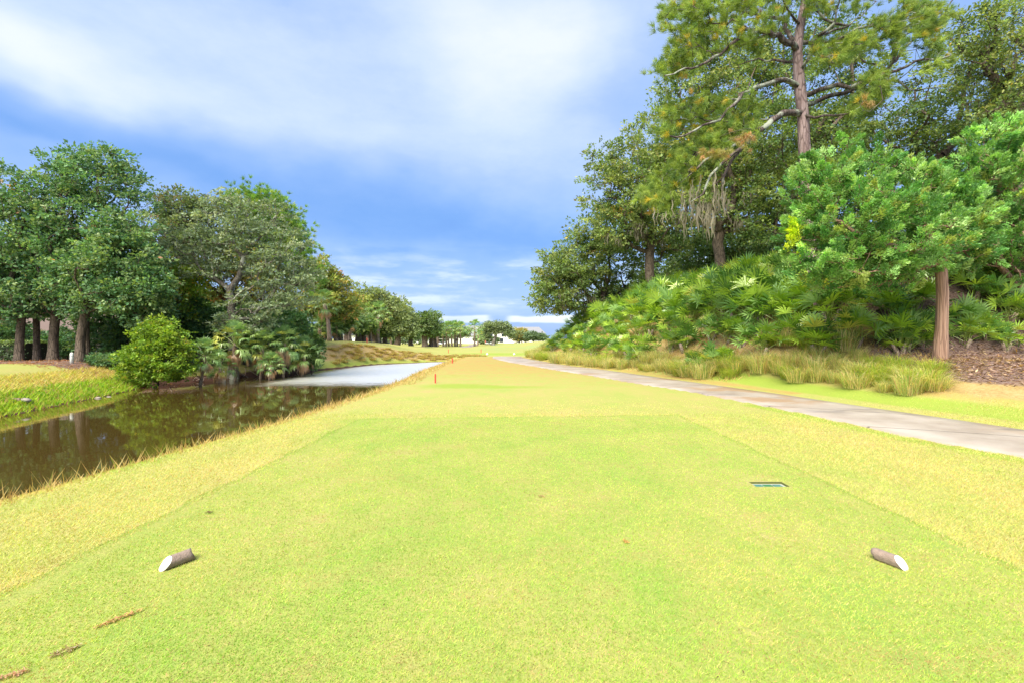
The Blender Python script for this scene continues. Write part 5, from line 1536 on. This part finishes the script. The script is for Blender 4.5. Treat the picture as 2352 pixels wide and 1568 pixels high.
for i in range(26):
    t_ = rng.random(); q = np.array([(-19.6, 25.6), (-17.5, 29.3), (-15.6, 37.5)]); p = q[0] * (1 - 2 * t_) + q[1] * 2 * t_ if t_ < .5 else q[1] * (2 - 2 * t_) + q[2] * (2 * t_ - 1)
    a = rng.random() * 6.28; L = rng.uniform(.4, 1.4); e = rng.uniform(-.1, .8)
    mb = MB(); m1 = np.array([math.cos(a), math.sin(a) * .6, 0]) * L * .5 + [0, 0, e * L * .4 + rng.normal() * .08]
    m2 = np.array([math.cos(a + .3), math.sin(a + .3) * .6, 0]) * L + [0, 0, e * L * .6]
    mb.tube([(0, 0, -.05), m1, m2], [.035, .025, .01], 6)
    if rng.random() < .5: mb.tube([m1, m1 + np.array([rng.normal() * .25, 0, rng.uniform(.1, .35)])], [.02, .007], 5)
    o = mb.build('driftwood_branch', M_DRIFT, smooth_shade=True)
    pxw = p + rng.normal(size=2) * .3
    o.location = (pxw[0], pxw[1], max(WATER_Z, ground(*pxw)) + .05)
    tag(o, 'bare fallen branch tangled at the foot of the bank palms', 'branch', 'fallen branches at the left shore')
# bulkhead boards and stones at the far left shore
X = (5 - CX) / F * 16.8
root = empty('timber_bulkhead', (X - .3, 16.9, WATER_Z + .15)); tag(root, 'weathered plank bulkhead on the shore at the frame\'s edge', 'bulkhead')
for k_ in range(3):
    mb = MB(); mb.box(-1.1, .45 + .1 * k_, -.06 + .1 * k_, 0 + .1 * k_, .10 * k_, .10 * k_ + .075); mb.build('plank', M_DRIFT, root)
for i, (px, Zz, s_, lab) in enumerate([(56, 17.3, .17, 'round pale stone on the shore beside the planks'), (250, 20.9, .12, 'small pale stone in the shore weeds, farther from the planks'), (225, 20.4, .10, 'smallest stone in the shore weeds')]):
    X = (px - CX) / F * Zz
    bm_v = rand_dir(1, rng)
    mb = MB(); th = np.linspace(-1.5, 1.5, 8); mb.tube([(0, 0, s_ * .6 * math.sin(t_)) for t_ in th], [max(.003, s_ * math.cos(t_)) * (1 + .1 * math.sin(j * 2)) for j, t_ in enumerate(th)], 11)
    o = mb.build('stone', mat_plain('pale_stone', (.26, .23, .21), .8, .3, 12), smooth_shade=True); o.location = (X, Zz, ground(X, Zz) + s_ * .3); o.scale = (1.25, .9, 1)
    tag(o, lab, 'stone')


# ------------------------------------------------------------------ houses, carts
M_WALLW = mat_plain('white_stucco', (.74, .75, .77), .8, .05, 2)
M_WALLC = mat_plain('cream_siding', (.52, .49, .45), .8, .08, 2)
M_ROOFG = mat_plain('grey_shingle', (.20, .21, .25), .85, .2, 3)
M_ROOFB = mat_plain('brown_shingle', (.12, .085, .08), .85, .2, 3)
M_GLASS = mat_plain('dark_glass', (.03, .04, .06), .15, .1)
M_TRIM = mat_plain('white_trim', (.78, .78, .76), .6, .04)


def house(label, x, y, w, d, h, zg, wall, roof, wins, rh=2.0, rz=0, name='house', hip=.0, group=None, extra=None):
    root = empty(name, (x, y, zg), rz); tag(root, label, 'house', group)
    mb = MB(); mb.box(-w / 2, w / 2, -d / 2, d / 2, -.6, h); mb.build('wall', wall, root)
    e = .5; mb = MB()
    a = [(-w / 2 - e, -d / 2 - e, h + .003), (w / 2 + e, -d / 2 - e, h + .003), (w / 2 + e, d / 2 + e, h + .003), (-w / 2 - e, d / 2 + e, h + .003), (-w / 2 - e, -d / 2 - e, h + .2), (w / 2 + e, -d / 2 - e, h + .2), (w / 2 + e, d / 2 + e, h + .2), (-w / 2 - e, d / 2 + e, h + .2),
         (-w / 2 * (1 - hip), 0, h + .2 + rh), (w / 2 * (1 - hip), 0, h + .2 + rh)]
    mb.add(a, [(0, 3, 2, 1), (0, 1, 5, 4), (1, 2, 6, 5), (2, 3, 7, 6), (3, 0, 4, 7), (4, 5, 9, 8), (6, 7, 8, 9), (5, 6, 9), (7, 4, 8)])
    mb.build('roof', roof, root)
    for (wx, wz, ww, wh) in wins:
        mb = MB(); fr_ = .1
        mb.box(wx - ww / 2 - fr_, wx - ww / 2, -d / 2 - .08, -d / 2, wz - fr_, wz + wh + fr_).box(wx + ww / 2, wx + ww / 2 + fr_, -d / 2 - .08, -d / 2, wz - fr_, wz + wh + fr_)
        mb.box(wx - ww / 2, wx + ww / 2, -d / 2 - .08, -d / 2, wz + wh, wz + wh + fr_).box(wx - ww / 2, wx + ww / 2, -d / 2 - .08, -d / 2, wz - fr_, wz)
        f_ = mb.build('window', M_TRIM, root)
        mb = MB(); mb.box(wx - ww / 2, wx + ww / 2, -d / 2 - .03, -d / 2 - .004, wz, wz + wh); mb.build('pane', M_GLASS, f_)
    return root


# house behind the left bank oaks
hx = (115 - CX) / F * 46
hr = house('brown-roofed house in deep shade behind the left bank oaks', hx, 48, 15, 9, 2.7, -.75, M_WALLC, M_ROOFB, [(-5.2, .7, 1.6, 1.3), (-2.0, .3, 1.2, 2.0), (3.0, .7, 2.0, 1.3), (6.0, .7, 1.2, 1.3)], 2.6)
for x in (-6.8, -2.9, 1.0, 4.9):
    mb = MB(); mb.box(x - .09, x + .09, -7.0, -6.82, 0, 2.6); mb.build('porch_post', M_TRIM, hr)
mb = MB(); mb.add([(-7.6, -7.3, 2.55), (7.6, -7.3, 2.55), (7.6, -5.02, 2.68), (-7.6, -5.02, 2.68), (-7.6, -7.3, 2.67), (7.6, -7.3, 2.67), (7.6, -5.02, 2.88), (-7.6, -5.02, 2.88)], [(0, 3, 2, 1), (4, 5, 6, 7), (0, 1, 5, 4), (1, 2, 6, 5), (2, 3, 7, 6), (3, 0, 4, 7)]); mb.build('porch_roof', M_ROOFB, hr)
mb = MB(); mb.box(-2.3, -1.5, -4.51, -4.44, 4.0, 4.9); mb.box(-7.6, 7.6, -7.2, -4.7, -.05, .12); mb.build('porch_deck', M_TRIM, hr)

def far(px, py, Z): return (px - CX) / F * Z, CAMZ - (py - HY) / F * Z
for (px, Zz, w, h, wall, roof, rh, wins, lab, zpy) in [
        (1072, 205, 15, 3.3, M_WALLW, M_ROOFG, 3.6, [(-4, 1.2, 2, 1.2), (4, 1.2, 2.4, 1.4)], 'white house with steep grey roof left of the lone far palm', 790),
        (1090, 225, 12, 5.5, M_WALLW, M_ROOFG, 2.6, [(-2, 3.2, 2, 1.3), (3, 1, 1.5, 2)], 'taller white house peeking over the low wall behind the lone palm', 789),
        (1142, 215, 15, 5.2, M_WALLW, M_ROOFG, 1.8, [(-3, 3.0, 2.4, 1.4), (3, 3.0, 2.0, 1.3), (2, .6, 1.6, 1.8)], 'white two-storey house seen through the umbrella oak', 789),
        (1165, 235, 12, 3.6, M_WALLC, M_ROOFG, 1.8, [(-3, 1.2, 2, 1.3), (2, 1.2, 2, 1.3)], 'low grey-white house beside the umbrella oak', 788),
        (1201, 270, 24, 4.2, M_WALLC, M_ROOFG, 3.6, [(-6, 1.2, 2, 1.3), (4, 1.2, 2, 1.3)], 'house with the biggest grey-blue hipped roof at the far end', 784),
        (1212, 215, 9, 2.6, M_WALLW, M_ROOFG, 1.4, [(-1, .9, 1.6, 1.1)], 'small white house low on the far right', 786),
        (905, 190, 22, 3.0, M_WALLW, M_ROOFG, 1.6, [(-6, 1, 2, 1.3), (0, 1, 2, 1.3), (6, 1, 2, 1.3)], 'long white house glimpsed between the dark trunks', 792),
        (840, 175, 18, 3.0, M_WALLW, M_ROOFG, 1.6, [(-5, 1, 2, 1.3), (4, 1, 2, 1.3)], 'white house glimpsed behind the paired palms', 790),
        (1000, 200, 16, 3.0, M_WALLW, M_ROOFG, 1.6, [(-5, 1, 2, 1.3), (4, 1, 2, 1.3)], 'white house glimpsed behind the parked cart', 792)]:
    X, zz_ = far(px, zpy, Zz)
    house(lab, X, Zz, w, 9, h, zz_, wall, roof, wins, rh, hip=.25)
# low white wall
X0, z0 = far(1050, 787, 180); X1, _ = far(1098, 787, 180)
root = empty('garden_wall', ((X0 + X1) / 2, 180, z0 - .6)); tag(root, 'low white garden wall beyond the far row of palms', 'wall')
mb = MB(); mb.box((X0 - X1) / 2, (X1 - X0) / 2, -.12, .12, -.5, 1.2); mb.build('wall', M_WALLW, root)
mb = MB(); mb.box((X0 - X1) / 2 - .05, (X1 - X0) / 2 + .05, -.18, .18, 1.203, 1.3); mb.build('coping', M_TRIM, root)
# far strip of path crossing the fairway
fp = np.array([at(1060, 0, 1)[:1][0] * 0, 0])
Vp = []
for i_, (px, Zz) in enumerate([(1066, 108), (1078, 122), (1086, 140), (1090, 160)]):
    X = (px - CX) / F * Zz
    for s_ in (-1.3, -.4, .4, 1.3): Vp.append((X + s_, Zz, ground(X + s_, Zz) + .03))
Vp = np.array(Vp); ii = np.arange(16).reshape(4, 4)
o = mesh_np('far_path', Vp, np.stack([ii[:-1, :-1], ii[:-1, 1:], ii[1:, 1:], ii[1:, :-1]], -1).reshape(-1, 4), bpy.data.materials['path_concrete'], attrs=dict(along=np.zeros(16)))
tag(o, 'thin pale strip of path on the far fairway', kind='structure')


def golf_cart(label, px, Z, rz, body, roofc):
    X = (px - CX) / F * Z; root = empty('golf_cart', (X, Z, ground(X, Z)), rz); tag(root, label, 'golf cart', 'golf carts on the far fairway')
    mb = MB()
    prof = [(-1.15, .32), (1.2, .32), (1.22, .62), (1.05, .80), (.62, .86), (.55, .42), (-.15, .42), (-.2, .72), (-1.1, .78), (-1.18, .6)]
    n = len(prof); V = [(a, -.58, b) for a, b in prof] + [(a, .58, b) for a, b in prof]
    mb.add(V, [tuple(range(n)), tuple(range(n, 2 * n))[::-1]] + [((i + 1) % n, i, i + n, (i + 1) % n + n) for i in range(n)])
    bevel(mb.build('body', mat_plain('cart_body_' + label[:4].strip(), body, .35, .05), root), .03, 2)
    mb = MB(); mb.box(-.95, .75, -.56, .56, 1.74, 1.80); bevel(mb.build('roof', mat_plain('cart_roof', roofc, .5, .03), root), .02, 2)
    for a, b_, c in ((-.9, -.5, -.9), (-.9, .5, -.9), (.95, -.5, .68), (.95, .5, .68)):
        mb = MB(); mb.tube([(a, b_, .75), (c, b_, 1.745)], [.02, .02], 6); mb.build('roof_post', M_GLASS, root)
    mb = MB(); mb.box(-.62, -.1, -.5, .5, .73, .86).box(-.78, -.66, -.5, .5, .86, 1.22); bevel(mb.build('seat', mat_plain('cart_seat', (.05, .06, .07), .7), root), .03, 2)
    for a in (-.78, .85):
        for b_ in (-.6, .6):
            mb = MB(); mb.tube([(a, b_ - .09, .22), (a, b_ + .09, .22)], [.22, .22], 16); w_ = mb.build('wheel', mat_plain('tyre', (.02, .02, .02), .8), root)
            mb = MB(); mb.tube([(a, b_ - .095, .22), (a, b_ + .095, .22)], [.11, .11], 12); mb.build('rim', M_TRIM, w_)
    mb = MB(); mb.box(-1.2, -1.02, -.3, -.02, .6, 1.45).box(-1.2, -1.02, .02, .3, .6, 1.4); bevel(mb.build('golf_bag', mat_plain('golf_bag', (.5, .1, .08), .6), root), .04, 2)
golf_cart('pale golf cart parked below the tallest far palm', 1016, 138, math.radians(-12), (.62, .66, .72), (.72, .68, .66))
golf_cart('white golf cart seen beneath the umbrella oak, farthest one', 1122, 165, math.radians(20), (.55, .58, .6), (.66, .66, .66))
